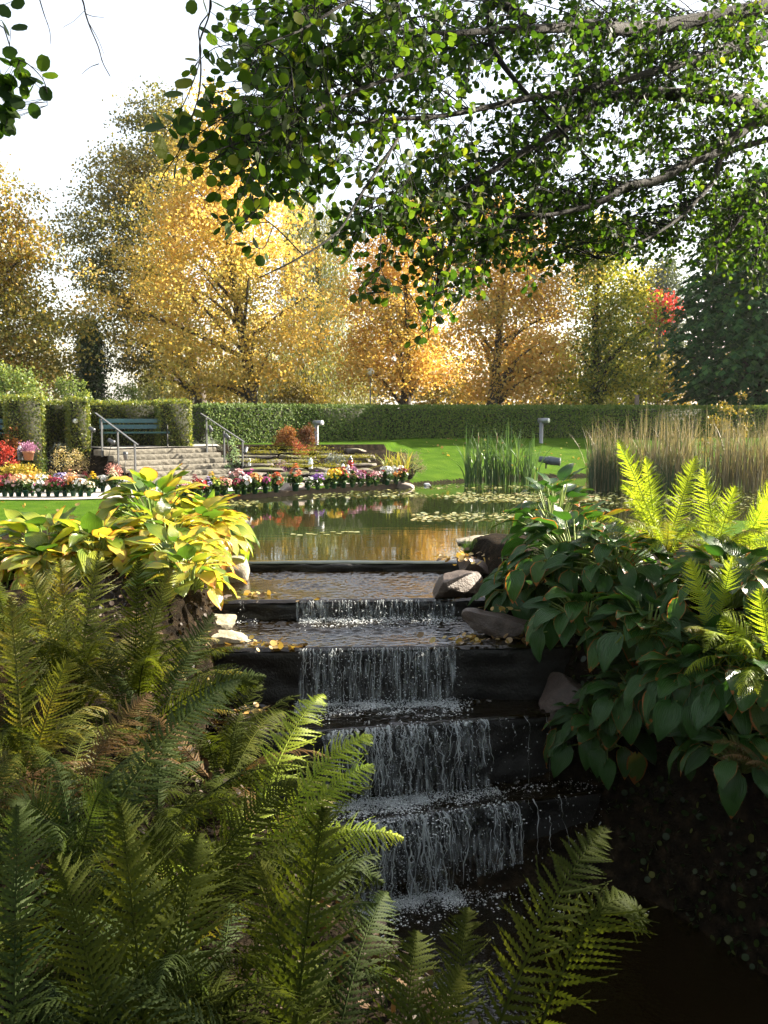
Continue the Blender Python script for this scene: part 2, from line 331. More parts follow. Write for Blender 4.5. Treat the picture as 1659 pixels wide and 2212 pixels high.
def ground(x, y):
    x = np.asarray(x, float); y = np.asarray(y, float)
    yb = np.interp(x, _X, _Yb); yt = np.interp(x, _X2, _Yt); zt = np.interp(x, _X2, _Zt)
    t = np.clip((y - yb) / np.maximum(yt - yb, .3), 0, 1)
    rk = (x < .8) & (t > 0) & (t < 1)
    z = .09 + (zt - .09) * t - np.where(rk, .16, 0) * smoothstep(.8, .1, x)
    z = np.where(y > yt, zt + .012 * np.clip(y - yt, 0, 60), z)
    # near banks
    left = np.interp(y, [-6, 0, 3, 6, 9, 11, 13, 16, 20], [.3, .3, .02, -.05, .1, .26, .32, .16, .09])
    right = np.interp(y, [-6, 0, 4, 7, 9, 12, 15, 18], [.3, .3, .2, .2, .42, .36, .12, .09])
    sgn = smoothstep(-.6, 1.4, x - np.interp(y, [0, 9, 13], [1.5, .3, -.4]))
    z = np.where(y < 20, left * (1 - sgn) + right * sgn, z) + np.where(y < 17, wob(x, y), 0)
    xl = np.interp(y, [-6, 0, 3, 5, 7, 8, 8.5, 9.5, 10.8, 13], [1.9, 1.8, 1.6, .9, .05, -.45, -.95, -1.45, -1.85, -2.05])
    xr = np.interp(y, [-6, 0, 3, 5, 7, 8.5, 9.5, 10.8, 13], [4.3, 4, 3.6, 3.2, 2.75, 2.15, 1.75, 1.35, 1.05])
    fl = np.interp(y, [6.9, 7.0, 7.9, 8.3, 8.9, 9.3, 9.9, 10.8, 13], [-3.0, -2.7, -2.6, -2.2, -1.9, -1.3, -.75, -.6, -.45])
    s_l = np.interp(y, [3, 5, 8, 9, 10], [2.2, 1.7, 1.3, 2.0, 3.0])
    rav = np.where(x < xl, fl + s_l * (xl - x), np.where(x > xr, fl + 2.7 * (x - xr), fl))
    z = np.where(y < 13.05, np.minimum(z, np.maximum(rav, fl)), z)
    d = sdist(x, y, POND); k = smoothstep(-.45, .12, d)
    return np.where(d < .3, -.6 + (z + .6) * k, z)
def gz(x, y): return float(ground(np.array([x]), np.array([y]))[0])

def axis(segs):
    o = []
    for a, b, s in segs: o.append(np.arange(a, b, s))
    return np.concatenate(o)
gx = np.concatenate((-np.geomspace(600, 15, 26), axis([(-14, -6, .3), (-6, 8, .1), (8, 14.1, .2)]), np.geomspace(15, 600, 26)))
gy = np.concatenate((-np.geomspace(300, 3.2, 20), axis([(-3, 15, .1), (15, 33, .11), (33, 40, .25)]), np.geomspace(40, 1500, 40)))
GX, GY = np.meshgrid(gx, gy, indexing='ij'); GZ = ground(GX, GY)
k = NT('ground_cover')      # turf, with bare leafy soil on the shaded banks by the stream
tc = k.new('ShaderNodeTexCoord'); n1 = k.noise(2.2, 6); n2 = k.noise(38, 5); n3 = k.noise(9, 6)
f = k.math('ADD', k.math('MULTIPLY', n1.outputs[0], .45), k.math('MULTIPLY', n2.outputs[0], .55))
gr = k.ramp(f, [(.3, (.020, .052, .003)), (.5, (.040, .088, .005)), (.72, (.085, .135, .012))]).outputs[0]
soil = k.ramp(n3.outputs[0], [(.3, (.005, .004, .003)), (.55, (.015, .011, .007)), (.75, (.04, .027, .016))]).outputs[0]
uvn = k.new('ShaderNodeUVMap'); sp = k.new('ShaderNodeSeparateXYZ'); k.link(uvn.outputs[0], sp.inputs[0])
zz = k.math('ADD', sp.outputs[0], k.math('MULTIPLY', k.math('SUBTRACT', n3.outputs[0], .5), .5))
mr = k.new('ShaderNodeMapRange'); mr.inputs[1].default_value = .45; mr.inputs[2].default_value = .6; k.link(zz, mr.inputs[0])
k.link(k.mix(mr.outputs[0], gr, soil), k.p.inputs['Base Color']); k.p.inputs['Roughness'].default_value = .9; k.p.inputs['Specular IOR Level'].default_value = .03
k.bump(f, .8, .06)
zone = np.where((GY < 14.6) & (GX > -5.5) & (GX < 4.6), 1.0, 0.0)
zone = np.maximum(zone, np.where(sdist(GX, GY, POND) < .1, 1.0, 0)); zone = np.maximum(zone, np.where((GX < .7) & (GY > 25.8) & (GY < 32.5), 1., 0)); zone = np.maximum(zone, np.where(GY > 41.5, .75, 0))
m = MB(); m.grid(np.stack((GX, GY, GZ), -1)[:, ::-1], np.stack((zone, zone), -1)[:, ::-1])
tag(m.build('ground', k.m), kind='structure')

# ---- pond and stream
def water_mat(name, col, rough, scale, strength, dist, sx=1.0, detail=3, ior=1.33):
    k = NT(name); c = k.new('ShaderNodeTexCoord'); mp = k.new('ShaderNodeMapping'); mp.inputs['Scale'].default_value = (sx, 1, 1)
    k.link(c.outputs['Object'], mp.inputs[0]); a = k.noise(scale, detail, vec=mp.outputs[0])
    b = k.noise(scale * .22, 2, vec=mp.outputs[0])
    k.p.inputs['Base Color'].default_value = (*col, 1); k.p.inputs['Roughness'].default_value = rough; k.p.inputs['IOR'].default_value = ior
    k.p.inputs['Specular IOR Level'].default_value = .5
    k.bump(k.math('ADD', a.outputs[0], k.math('MULTIPLY', b.outputs[0], 1.6)), strength, dist); return k.m
M_POND = water_mat('pond_surface', (.012, .016, .005), .015, 5.0, .10, .012, .35)
M_STREAM = water_mat('stream_surface', (.008, .005, .0015), .03, 30, .3, .015, .8, 3, 1.5)
m = MB(); xs = np.linspace(-6, 22, 57); ys = np.linspace(12.99, 34, 44); XX, YY = np.meshgrid(xs, ys, indexing='ij')
m.grid(np.stack((XX, YY, 0 * XX), -1)[:, ::-1])
lx = np.linspace(-2.15, 1.25, 90); ly = np.array([(12.99, 0), (12.96, -.001), (12.93, -.004), (12.90, -.008), (12.875, -.013), (12.85, -.019), (12.835, -.027)]); lw = .008 * np.sin(lx * 9) + .007 * np.sin(lx * 23 + 1) + .004 * np.sin(lx * 51)   # the pond sliding over the weir
m.grid(np.stack((np.broadcast_to(lx[:, None], (90, 7)), ly[None, :, 0] + lw[:, None] * np.linspace(0, 1, 7)[None], np.broadcast_to(ly[None, :, 1], (90, 7))), -1)); tag(m.build('pond_water', M_POND), kind='structure')

TIER = [  # lip A (left), lip B (right), water level behind the lip, bed level in front
    ((-2.15, 12.85), (1.25, 12.85), 0.0, -.13), ((-2.05, 10.75), (1.45, 10.95), -.13, -.36), ((-1.95, 9.42), (1.95, 9.62), -.36, -.93),
    ((-1.45, 8.42), (2.45, 9.36), -.93, -1.6), ((-.85, 8.0), (2.6, 9.06), -1.6, -2.3)]
NAMES = ['broad straight stone weir holding back the pond', 'black wet ledge under the first short fall', 'black wet ledge carrying the square curtain fall', 'wet ledge of the broken white fall below the curtain', 'deep ledge of the ragged lower fall, half behind ferns']
for i, (A, B, z1, z2) in enumerate(TIER):
    A, B = np.array(A), np.array(B); L = np.linalg.norm(B - A); e = (B - A) / L; n = np.array((e[1], -e[0]))
    nu = int(L / .05); prof = [(-.45, z1 - .06), (-.1, z1 - .045), (0, z1 - .035), (.015, z1 - .06)] + [(.006 * math.sin(q * 1.9), z1 - .06 - (z1 - z2 + .35) * q / 15) for q in range(1, 16)]
    G = np.zeros((nu, len(prof), 3))
    for a in range(nu):
        for b, (o, z) in enumerate(prof):
            P = A + e * (L * a / (nu - 1)) + n * o
            q = mnoise.noise(Vector((a * .05 * 2.2 + i * 9, z * 5, o))) * .05 + mnoise.noise(Vector((a * .05 * 9, z * 16, i * 7.))) * .022 + mnoise.noise(Vector((math.floor((a * .05 + .37 * math.floor(z * 7)) / .42) * 7.3, math.floor(z * 7) * 3.1, i))) * .016
            P = P + n * (q if b > 2 else q * .6)
            G[a, b] = (P[0], P[1], z + (q * .3 if b < 4 else 0))
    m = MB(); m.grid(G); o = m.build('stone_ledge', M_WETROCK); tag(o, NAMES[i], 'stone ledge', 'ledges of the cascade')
    # stream behind this lip
    if i:
        A0, B0 = np.array(TIER[i - 1][0]), np.array(TIER[i - 1][1]); nu, nv = 260, (150 if i < 3 else 90)
        U, W = np.meshgrid(np.linspace(0, 1, nu), np.linspace(0, 1, nv), indexing='ij')
        far = A0[None, None] + (B0 - A0)[None, None] * U[..., None]; near = A[None, None] + (B - A)[None, None] * U[..., None] + n * .03
        P = far + (near - far) * W[..., None]; r = rngof(40 + i)
        H = np.zeros_like(U); churn = np.exp(-((W - .05) / .35) ** 2) * (.5 if i < 2 else 1)
        for q in range(26):
            ang = 1.57 + r.normal() * .6; kf = r.uniform(28, 130); H += math.cos(q) * np.sin(P[..., 0] * kf * math.cos(ang) + P[..., 1] * kf * math.sin(ang) + r.uniform(0, 6)) / kf
        H = H * np.array([[.25 + 1.5 * max(0, .5 + mnoise.noise(Vector((x * 1.7, y * 2.6, i * 3.)))) for x, y in row] for row in P])
        Z = z1 + H * .07 * (.75 + 1.4 * churn) - np.clip((W - .975) / .025, 0, 1) * .03
        m = MB(); m.grid(np.stack((P[..., 0], P[..., 1], Z), -1)[:, ::-1]); tag(m.build('stream_water', M_STREAM), kind='structure')
m = MB(); XX, YY = np.meshgrid(np.linspace(-1.2, 5, 60), np.linspace(-4, 9.2, 110), indexing='ij')
m.grid(np.stack((XX, YY, -2.3 + .012 * np.sin(XX * 17 + 2 * np.sin(YY * 5)) * np.sin(YY * 21 + XX * 4)), -1)[:, ::-1]); tag(m.build('stream_water', M_STREAM), kind='structure')

# ---- falling water: a broken film, ropes of water and splashes
k = NT('falling_film'); c = k.new('ShaderNodeTexCoord'); mp = k.new('ShaderNodeMapping'); mp.inputs['Scale'].default_value = (34, 34, 2.6)
k.link(c.outputs['Object'], mp.inputs[0]); a = k.noise(1.0, 5, vec=mp.outputs[0], dist=.6)
rp = k.ramp(a.outputs[0], [(.43, (0, 0, 0)), (.58, (.24, .24, .24)), (.72, (.7, .7, .7))])
k.p.inputs['Base Color'].default_value = (.55, .60, .62, 1); k.p.inputs['Roughness'].default_value = .15
k.bump(a.outputs[0], .5, .02)
tr = k.new('ShaderNodeBsdfTransparent'); mx = k.new('ShaderNodeMixShader'); lo = k.noise(5.5, 3); lm = k.new('ShaderNodeMapRange'); lm.inputs[1].default_value = .32; lm.inputs[2].default_value = .52; k.link(lo.outputs[0], lm.inputs[0]); k.link(k.math('MULTIPLY', rp.outputs[0], lm.outputs[0]), mx.inputs[0]); k.link(tr.outputs[0], mx.inputs[1]); k.link(k.p.outputs[0], mx.inputs[2]); k.link(mx.outputs[0], k.out.inputs[0])
M_FILM = k.m
k = NT('white_water'); k.p.inputs['Base Color'].default_value = (.7, .74, .76, 1); k.p.inputs['Roughness'].default_value = .08; k.p.inputs['IOR'].default_value = 1.33
tl = k.new('ShaderNodeBsdfTranslucent'); tl.inputs[0].default_value = (.8, .84, .86, 1); tr = k.new('ShaderNodeBsdfTransparent')
m1 = k.new('ShaderNodeMixShader'); m1.inputs[0].default_value = .4; k.link(k.p.outputs[0], m1.inputs[1]); k.link(tl.outputs[0], m1.inputs[2])
m2 = k.new('ShaderNodeMixShader'); m2.inputs[0].default_value = .38; k.link(m1.outputs[0], m2.inputs[1]); k.link(tr.outputs[0], m2.inputs[2]); k.link(m2.outputs[0], k.out.inputs[0])
M_WHITE_W = k.m
k = NT('foam'); nz = k.noise(60, 3); k.link(k.ramp(nz.outputs[0], [(.3, (.55, .58, .6)), (.7, (.82, .84, .85))]).outputs[0], k.p.inputs['Base Color']); k.p.inputs['Roughness'].default_value = .25; k.p.inputs['IOR'].default_value = 1.33
M_FOAM = k.m
def ball(n=6, h=4):
    V = [(0, 0, 1.)]; F = []
    for i in range(1, h):
        for j in range(n): a = PI * i / h; b = 2 * PI * j / n; V.append((math.sin(a) * math.cos(b), math.sin(a) * math.sin(b), math.cos(a)))
    V.append((0, 0, -1.)); Q = []
    for j in range(n): F.append((0, 1 + j, 1 + (j + 1) % n)); F.append((len(V) - 1, 1 + (h - 2) * n + (j + 1) % n, 1 + (h - 2) * n + j))
    for i in range(h - 2):
        for j in range(n): Q.append((1 + i * n + j, 1 + (i + 1) * n + j, 1 + (i + 1) * n + (j + 1) % n, 1 + i * n + (j + 1) % n))
    return np.array(V), [np.array(F), np.array(Q)], np.zeros((len(V), 2))
BALL = ball()
FALLS = [  # tier, [(s0, s1, ropes, weight)], reach, film range
    (1, [(.33, .80, 52, 1.0), (.1, .16, 3, .5)], .05, (.30, .82), .005), (2, [(.29, .67, 84, 1.0), (.66, .70, 4, .8)], .07, (.28, .685), .006),
    (3, [(.24, .44, 90, 1.1), (.44, .62, 34, .9), (.64, .92, 10, .5)], .16, (.22, .62), .010), (4, [(.17, .40, 80, 1.1), (.40, .60, 26, .8), (.60, .92, 14, .6)], .2, (.15, .60), .010)]
FLAB = ['short clear fall below the first rippled shelf', 'square curtain of falling water in thin bright ropes', 'broken white fall splashing under the curtain', 'ragged lower fall in dark shade']
for (ti, segs, reach, fr, rr), lab in zip(FALLS, FLAB):
    A, B, z1, z2 = TIER[ti]; A, B = np.array(A), np.array(B); L = np.linalg.norm(B - A); e = (B - A) / L; n = np.array((e[1], -e[0])); H = z1 - z2; r = rngof(90 + ti)
    def pt(s, t, extra=0.0):
        o = .03 + reach * math.sqrt(max(t, 0)) * .9 + extra; P = A + e * (L * s) + n * o; return np.array((P[0], P[1], z1 - .005 - H * t * (.35 + .65 * t) if H > .4 else z1 - .005 - H * t))
    m = MB(); ns, nt_ = int((fr[1] - fr[0]) * L / .03), 16
    G = np.array([[pt(fr[0] + (fr[1] - fr[0]) * a / (ns - 1), b / (nt_ - 1), .012 * mnoise.noise(Vector((a * .35, b * .12, ti)))) for b in range(nt_)] for a in range(ns)])
    m.grid(G); fo = m.build('waterfall', M_FILM); tag(fo, lab, 'waterfall', kind='structure')
    m = MB(); drops = []
    for s0, s1, cnt, wt_ in segs:
        cen = r.random(7)
        for q in range(cnt):
            s = r.uniform(s0, s1) if H < .6 or r.random() < .4 else np.clip(s0 + (s1 - s0) * (cen[r.integers(0, len(cen))] + r.normal() * .035), s0, s1); t0 = 0 if r.random() < .6 else r.uniform(0, .6); t1 = min(1.0, t0 + r.uniform(.12, 1.0) ** 1.3); ph = r.uniform(0, 9); am = (.008 if H < .6 else .06) * r.uniform(.2, 1.4); ex = r.uniform(-.01, .03)
            kk = 12; pts = [pt(s + am / L * math.sin(ph + 5 * t) * t + r.normal() * .0012 * (1 if H < .6 else 2), t, ex) for t in np.linspace(t0, t1, kk)]
            rd = rr * wt_ * r.uniform(.25, .95) * (.2 + .8 * np.abs(np.sin(ph + np.linspace(0, r.uniform(2, 9), kk))) ** 1.5) * (1 if H < .6 else r.choice([.6, 1, 1.6])) * np.linspace(1, .45, kk); m.tube(pts, rd, 5)
        nd = int(cnt * (3 if H < .4 else 9))
        for q in range(nd):
            s = r.uniform(s0, s1) + r.normal() * .01; t = r.random() ** .6; drops.append(pt(s, t, r.normal() * .03 + .02))
        nb = int(cnt * (14 if H < .4 else 28) * wt_)          # churned water at the foot
        for q in range(nb):
            s = r.uniform(s0 - .02, s1 + .02); p = pt(s, 1.0, abs(r.normal()) * .13 - .02); p[2] = z2 + abs(r.normal()) * .028; drops.append(p)
    m.build('water_rope', M_WHITE_W, fo)
    D = np.array(drops); X, Yv, Z = rand_frames(r, len(D)); m = MB(); m.scatter(D, X, Yv, Z * r.uniform(.6, 2.2, (len(D), 1)), np.minimum(r.gamma(1.6, .0016, len(D)) + .0014, .006), BALL); m.build('splash', M_WHITE_W, fo)
    FP = []
    for s0, s1, cnt, wt_ in segs:
        for q in range(int(cnt * (44 if H < .6 else 30) * wt_)):
            s = r.uniform(s0 - .02, s1 + .02); o = min(reach + r.exponential(.10 if H < .4 else .17), 1.0); cl = mnoise.noise(Vector((s * 14, o * 9, ti))) + .25
            if r.random() > cl * 1.6: continue
            P_ = A + e * (L * s) + n * (.03 + o); FP.append((P_[0], P_[1], z2 + r.normal() * .006 + .006 + .02 * math.exp(-((o - reach) / .08) ** 2) * r.random()))
    FP = np.array(FP); nn = len(FP); a_ = r.uniform(0, 6.28, nn); X = np.stack((np.cos(a_), np.sin(a_), 0 * a_), 1); Yv = np.stack((-np.sin(a_), np.cos(a_), 0 * a_), 1); Z = np.tile((0, 0, .55), (nn, 1)) * r.uniform(.4, 1.3, (nn, 1)); m = MB(); m.scatter(FP, X * r.uniform(.6, 1.8, (nn, 1)), Yv, Z, np.minimum(r.gamma(2.0, .0026, nn) + .0016, .0085), BALL); m.build('foam', M_FOAM, fo)

# ---- stones
import bmesh
def rock_mb(size, seed, power=7, rough=.07, cuts=7, rot=(0, 0, 0), loc=(0, 0, 0), layered=0.0):
    bm = bmesh.new(); bmesh.ops.create_cube(bm, size=2); bmesh.ops.subdivide_edges(bm, edges=bm.edges[:], cuts=cuts, use_grid_fill=True)
    V = np.array([v.co for v in bm.verts]); F = np.array([[v.index for v in f.verts] for f in bm.faces]); bm.free()
    V = V / (np.sum(np.abs(V) ** power, 1) ** (1 / power))[:, None]; rr = rngof(seed * 7 + 3)
    for q in range(18 if power > 5 else 8):      # split faces: chop the block with random planes
        d = unit(rr.normal(size=3) * (1, 1, .75)); h = (np.abs(d).sum() ** .5) * rr.uniform(.56, .92); V = V - d * np.maximum(0, V @ d - h)[:, None]
    S = np.asarray(size) / 2; P = V * S; mn = float(min(size))
    for i in range(len(P)):
        q = Vector(P[i]); h = mnoise.fractal(q * (1.1 / mn * .7) + Vector((seed * 3.7, seed * 1.3, 0)), 1.0, 2.0, 4) * rough * 2.2 * mn ** .5 * .6
        d = V[i] / (np.linalg.norm(V[i]) + 1e-9); P[i] += d * h * np.array((1, 1, .55))
        if layered: P[i, :2] *= 1 + layered * math.floor(3 * (mnoise.noise(Vector((P[i, 2] * 22 / max(mn, .1) * .1, seed, 0))) + 1)) * .06
    from mathutils import Euler
    R = np.array(Euler(rot).to_matrix()); m = MB(); m.add(P @ R.T + np.asarray(loc), F); return m
def stone(name, label, cat, c, size, rotz, mat, seed, tilt=(0, 0), group=None, power=7, rough=.07):
    m = rock_mb(size, seed, power, rough, 13, (tilt[0], tilt[1], rotz)); o = m.build(name, mat, local=True, smooth=power < 5); o.location = [float(q) for q in c]; return tag(o, label, cat, group)
st = 'stones edging the cascade'
stone('boulder', 'rounded pale stone lit white by the sun at the left end of the weir', 'boulder', at(503, 1244, 12.3) + (-.1, 0, 0), (.62, .9, .52), .2, M_LICHEN, 1, group=st, power=4)
stone('rock', 'dark angular rock with a bright green moss patch under the yellow hosta', 'rock', at(448, 1288, 11.2), (.5, .5, .3), .3, M_LICHEN, 2, (.1, -.15), st)
stone('rock', 'low broken rock between the moss patch rock and the first shelf', 'rock', at(490, 1312, 10.95), (.34, .3, .22), .7, M_ROCK, 12, (.3, .2), st)
stone('rock', 'short flat block above the long mossy slab on the left bank', 'rock', at(462, 1342, 10.45), (.58, .55, .2), .1, M_LICHEN, 3, (0, .05), st)
stone('rock', 'long thick slab with a mossy top jutting over the second shelf', 'rock', at(483, 1390, 9.85), (.74, .55, .27), .06, M_LICHEN, 4, (0, .06), st)
stone('rock', 'wet flat rock strewn with leaves beside the curtain fall', 'rock', at(552, 1568, 8.7), (.62, .6, .24), -.4, M_ROCK, 5, (.1, .22), st)
stone('rock', 'red brown block at the right end of the first shelf', 'rock', at(985, 1270, 11.2), (.66, .55, .36), .35, M_ROCK, 6, (.05, -.12), st)
stone('rock', 'sunlit stone covered in fallen leaves at the right end of the weir', 'rock', at(1018, 1222, 12.45), (.5, .8, .25), .2, M_ROCK, 7, (0, 0), st)
stone('rock', 'flat lichen covered slab at the pond edge behind the grass tuft', 'rock', at(1045, 1172, 14.1), (.85, .6, .2), .25, M_LICHEN, 8, (0, .04), st)
stone('rock', 'long reddish slab under the right hosta beside the second shelf', 'rock', at(1085, 1352, 10.05), (.86, .45, .24), -.28, M_ROCK, 9, (.06, .12), st)
stone('rock', 'shaded red rock on the right bank below the long slab', 'rock', at(1245, 1520, 9.3), (.7, .6, .45), -.5, M_ROCK, 10, (.1, .2), st)
stone('boulder', 'long rounded pinkish boulder lying at the pond edge among flower pots', 'boulder', at(636, 1057, 24.3), (.86, .55, .34), .1, M_BOULD, 11, power=3, rough=.03)
stone('boulder', 'small grey speckled boulder at the end of the timber edging', 'boulder', at(874, 1052, 26.3), (.58, .45, .26), .1, M_BOULD, 13, (0, .2), power=3, rough=.04)
stone('pebble', 'small white stone lying by itself at the edge of the lawn shore', 'pebble', at(923, 1048, 27.2), (.2, .17, .13), 0, M_WHITE, 15, power=3, rough=.03)

# ---- stairs at 45 degrees, six risers
A = np.array((-6.77, 26.35)); EA = unit(np.array((.72, .69))); EU = np.array((-EA[1], EA[0]))
stair = thing('staircase', 'broad flight of six split granite steps with rough risers', 'staircase', (A[0] + 1.3, A[1] + 1.3, .1))
for i in range(6):
    wd = 3.62 + (.18 if i == 5 else .003 * i); G = []; nu = 90; off = i * .33; zt = .12 + .15 * (i + 1) - .03; dp = .34 if i < 5 else .62
    prof = [(0, zt - .16), (0, zt - .11), (.0, zt - .06), (0, zt - .015), (.02, zt), (dp, zt), (dp, zt - .16)]
    G = np.zeros((nu, len(prof), 3)); s0 = -.12 if i == 5 else (0 if i > 1 else .1)
    for a in range(nu):
        for b, (o, z) in enumerate(prof):
            P = A + EA * (s0 + wd * a / (nu - 1)) + EU * (off + o)
            if b in (1, 2): P = P - EU * (.012 + .022 * mnoise.noise(Vector((a * .33, b * 3.1, i * 5.)))); 
            G[a, b] = (P[0], P[1], z + .0006 * i)
    m = MB(); m.grid(G)
    for a in (0, nu - 1): m.add(G[a], np.arange(len(prof)))
    m.build('step', M_STEP, stair, smooth=False)
# plaza paving above and path below
k = NT('pale_paving'); nz = k.noise(14, 5); k.link(k.ramp(nz.outputs[0], [(.3, (.26, .24, .21)), (.7, (.42, .39, .35))]).outputs[0], k.p.inputs['Base Color']); k.p.inputs['Roughness'].default_value = .85; k.bump(nz.outputs[0], .3, .01); M_PAVE = k.m
def sheet(name, poly, z, mat, lift=.0):
    m = MB(); m.add([(x, y, z + lift) for x, y in poly], np.arange(len(poly))); return tag(m.build(name, mat), kind='structure')
sheet('path', [(-16, 21.3), (-7.0, 21.3), (-5.7, 21.9), (-4.95, 22.75), (-3.2, 24.35), (.4, 27.6), (-.3, 28.2), (-3.3, 27.8), (-4.1, 29.1), (-6.9, 26.5), (-16, 26.8)], .115, M_PAVE)
sheet('plaza', [(-7.9, 27.85), (-5.2, 30.45), (-5.6, 32.2), (-9, 33.2), (-16, 31.6), (-16, 30.0), (-9.4, 29.6)], 1.035, M_PAVE)

# ---- rockeries: stacked slabs in courses
def course(root, v, z, u0, u1, seed, mat, hgt=.13, dep=.55, lens=(.5, 1.3), jit=.05, mossy=None):
    r = rngof(seed); u = u0
    while u < u1 - 6:
        Y = (1.95 - z) * FPX / (v - 900) if v > 905 else 32; Lm = r.uniform(*lens); du = Lm / Y * FPX
        if u + du > u1 - 8: du = u1 - u; Lm = du * Y / FPX
        c = at(u + du / 2, v, Y + r.uniform(-jit, jit)); c[2] = z - hgt / 2 + r.normal() * .008; c[1] += dep / 2 - .05
        m = rock_mb((Lm * 1.01, dep * r.uniform(.85, 1.1), hgt * r.uniform(.85, 1.12)), seed * 17 + int(u), 9, .07, 6, (r.normal() * .015, r.normal() * .02, r.normal() * .06), c)
        m.build('slab', mat, root); u += du + r.uniform(-1, 2)
rl = thing('rockery', 'tan stacked stone rockery on the left of the steps', 'rockery', at(110, 1040, 26.8), 'rockeries beside the steps')
for i, (v, z, a, b) in enumerate([(1040, .17, -60, 300), (1027, .30, -60, 272), (1013, .42, -60, 262), (1001, .55, -60, 240), (990, .68, 20, 236), (981, .80, 90, 222), (972, .92, 60, 210)]): course(rl, v, z, a, b, 300 + i, M_SLABL, .135, .6)
rr_ = thing('rockery', 'dark mossy terraced rockery on the right of the steps', 'rockery', at(660, 1035, 27.5), 'rockeries beside the steps')
for i, (v, z, a, b) in enumerate([(1041, .16, 530, 700), (1031, .26, 530, 840), (1021, .36, 528, 830), (1011, .46, 515, 815), (1001, .56, 520, 812), (992, .66, 505, 800), (983, .76, 500, 760), (974, .85, 470, 715), (965, .94, 470, 690), (956, 1.03, 450, 735)]): course(rr_, v, z, a, b, 330 + i, M_SLAB, .13, .75, (.45, 1.5), .18)
course(rr_, 984, .76, 726, 822, 350, M_SLAB, .17, .7, (1.3, 1.6)); course(rr_, 969, .90, 738, 792, 351, M_SLAB, .17, .7, (.9, 1.2)); course(rr_, 953, 1.05, 700, 752, 352, M_SLAB, .12, .5, (.8, 1.0))
def cushion(root, name, pts, rad, hgt, mat, n, size, seed, tmpl=RH, up=.6, label=None):
    r = rngof(seed); m = MB(); P = []
    for p in pts:
        q = r.normal(size=(n, 3)) * np.array((rad, rad * .7, hgt)) * .5; q[:, 2] = np.abs(q[:, 2]); P.append(q + p)
    P = np.concatenate(P); X, Yv, Z = rand_frames(r, len(P), up); m.scatter(P, X, Yv, Z, r.uniform(.6, 1.3, len(P)) * size, tmpl); return m.build(name, mat, root)
r = rngof(5)
for q, (v, z, a, b) in enumerate([(1001, .57, 540, 800), (991, .68, 600, 790), (981, .79, 530, 730), (972, .88, 560, 700), (1011, .48, 600, 740)]):
    pts = [at(u, v - 1, (1.95 - z) * FPX / (v - 900)) + (0, .15, .02) for u in r.uniform(a, b, 9)]
    cushion(rr_, 'moss', pts, .5, .08, M_MOSS, 90, .045, 400 + q)

# ---- lawn blades, lily pads, leaf litter: past counting
def inshore(x, y): return sdist(x, y, POND) > .08
r = rngof(21); P = []
for (x0, x1, y0, y1, n) in [(-9.5, -3.2, 14.2, 21.2, 34000), (3.2, 10, 13.4, 19, 12000), (1.2, 8, 27.6, 33, 9000), (-3.4, -2.2, 13.1, 16, 1500)]:
    x = r.uniform(x0, x1, n); y = r.uniform(y0, y1, n); k_ = inshore(x, y); x, y = x[k_], y[k_]; P.append(np.stack((x, y, ground(x, y) - .01), 1))
sx, sy = [], []
for a, b in zip(POND[8:15], POND[9:16]):
    t = r.random(2600); sx.append(a[0] + (b[0] - a[0]) * t + r.normal(size=2600) * .09); sy.append(a[1] + (b[1] - a[1]) * t + np.abs(r.normal(size=2600)) * .14)
sx, sy = np.concatenate(sx), np.concatenate(sy); P.append(np.stack((sx, sy, np.maximum(ground(sx, sy), .0) - .01), 1))
P = np.concatenate(P); n = len(P); T = unit(np.stack((r.normal(size=n) * .35, r.normal(size=n) * .35, np.ones(n)), 1)); Z = unit(np.cross(T, r.normal(size=(n, 3)))); X = np.cross(T, Z)
m = MB(); m.scatter(P, X * .3 / .02 * .012, T, Z, r.uniform(.035, .075, n), BLADE); tag(m.build('grass', M_GRASSB), kind='stuff')
def pads(regions, seed, smin, smax):
    r = rngof(seed); P = []; S = []
    for (u0, u1, v0, v1, n) in regions:
        for q in range(n):
            v = v0 + (v1 - v0) * r.beta(2, 2); u = u0 + (u1 - u0) * r.random(); p = on(u, v, .004 + r.uniform(0, .006))
            if sdist(p[0], p[1], POND) < -.05: P.append(p); S.append(r.uniform(smin, smax))
    return np.array(P), np.array(S)
P, S = pads([(985, 1290, 1061, 1088, 950), (890, 1120, 1106, 1127, 260), (500, 900, 1052, 1078, 420), (420, 560, 1078, 1094, 160), (880, 1270, 1046, 1058, 240), (1290, 1659, 1052, 1100, 600), (830, 1000, 1068, 1076, 90)], 31, .05, .12)
r = rngof(33); n = len(P); Z = unit(np.stack((r.normal(size=n) * .10, r.normal(size=n) * .10, np.ones(n)), 1)); T = unit(np.cross(Z, r.normal(size=(n, 3)))); X = np.cross(T, Z)
m = MB(); m.scatter(P, X, T, Z, S, RL); tag(m.build('lily_pads', M_LILY), kind='stuff')
for q, (u, v) in enumerate([(640, 1154), (655, 1156), (668, 1152), (680, 1155), (690, 1150), (702, 1154), (712, 1149), (725, 1152), (738, 1150), (752, 1148), (765, 1149), (777, 1150)]):
    p = on(u, v, .005); m = MB(); a = r.uniform(0, 6.28); m.scatter(np.zeros((1, 3)), np.array([(math.cos(a), math.sin(a), .04)]), np.array([(-math.sin(a), math.cos(a), 0)]), np.array([(0, 0, 1.)]), r.uniform(.09, .15), RL)
    o = m.build('lily_pad', M_LILY, local=True); o.location = [float(x) for x in p]; tag(o, 'small pale lily pad in the loose line floating alone in front of the weir', 'lily pad', 'lily pads drifting before the weir')
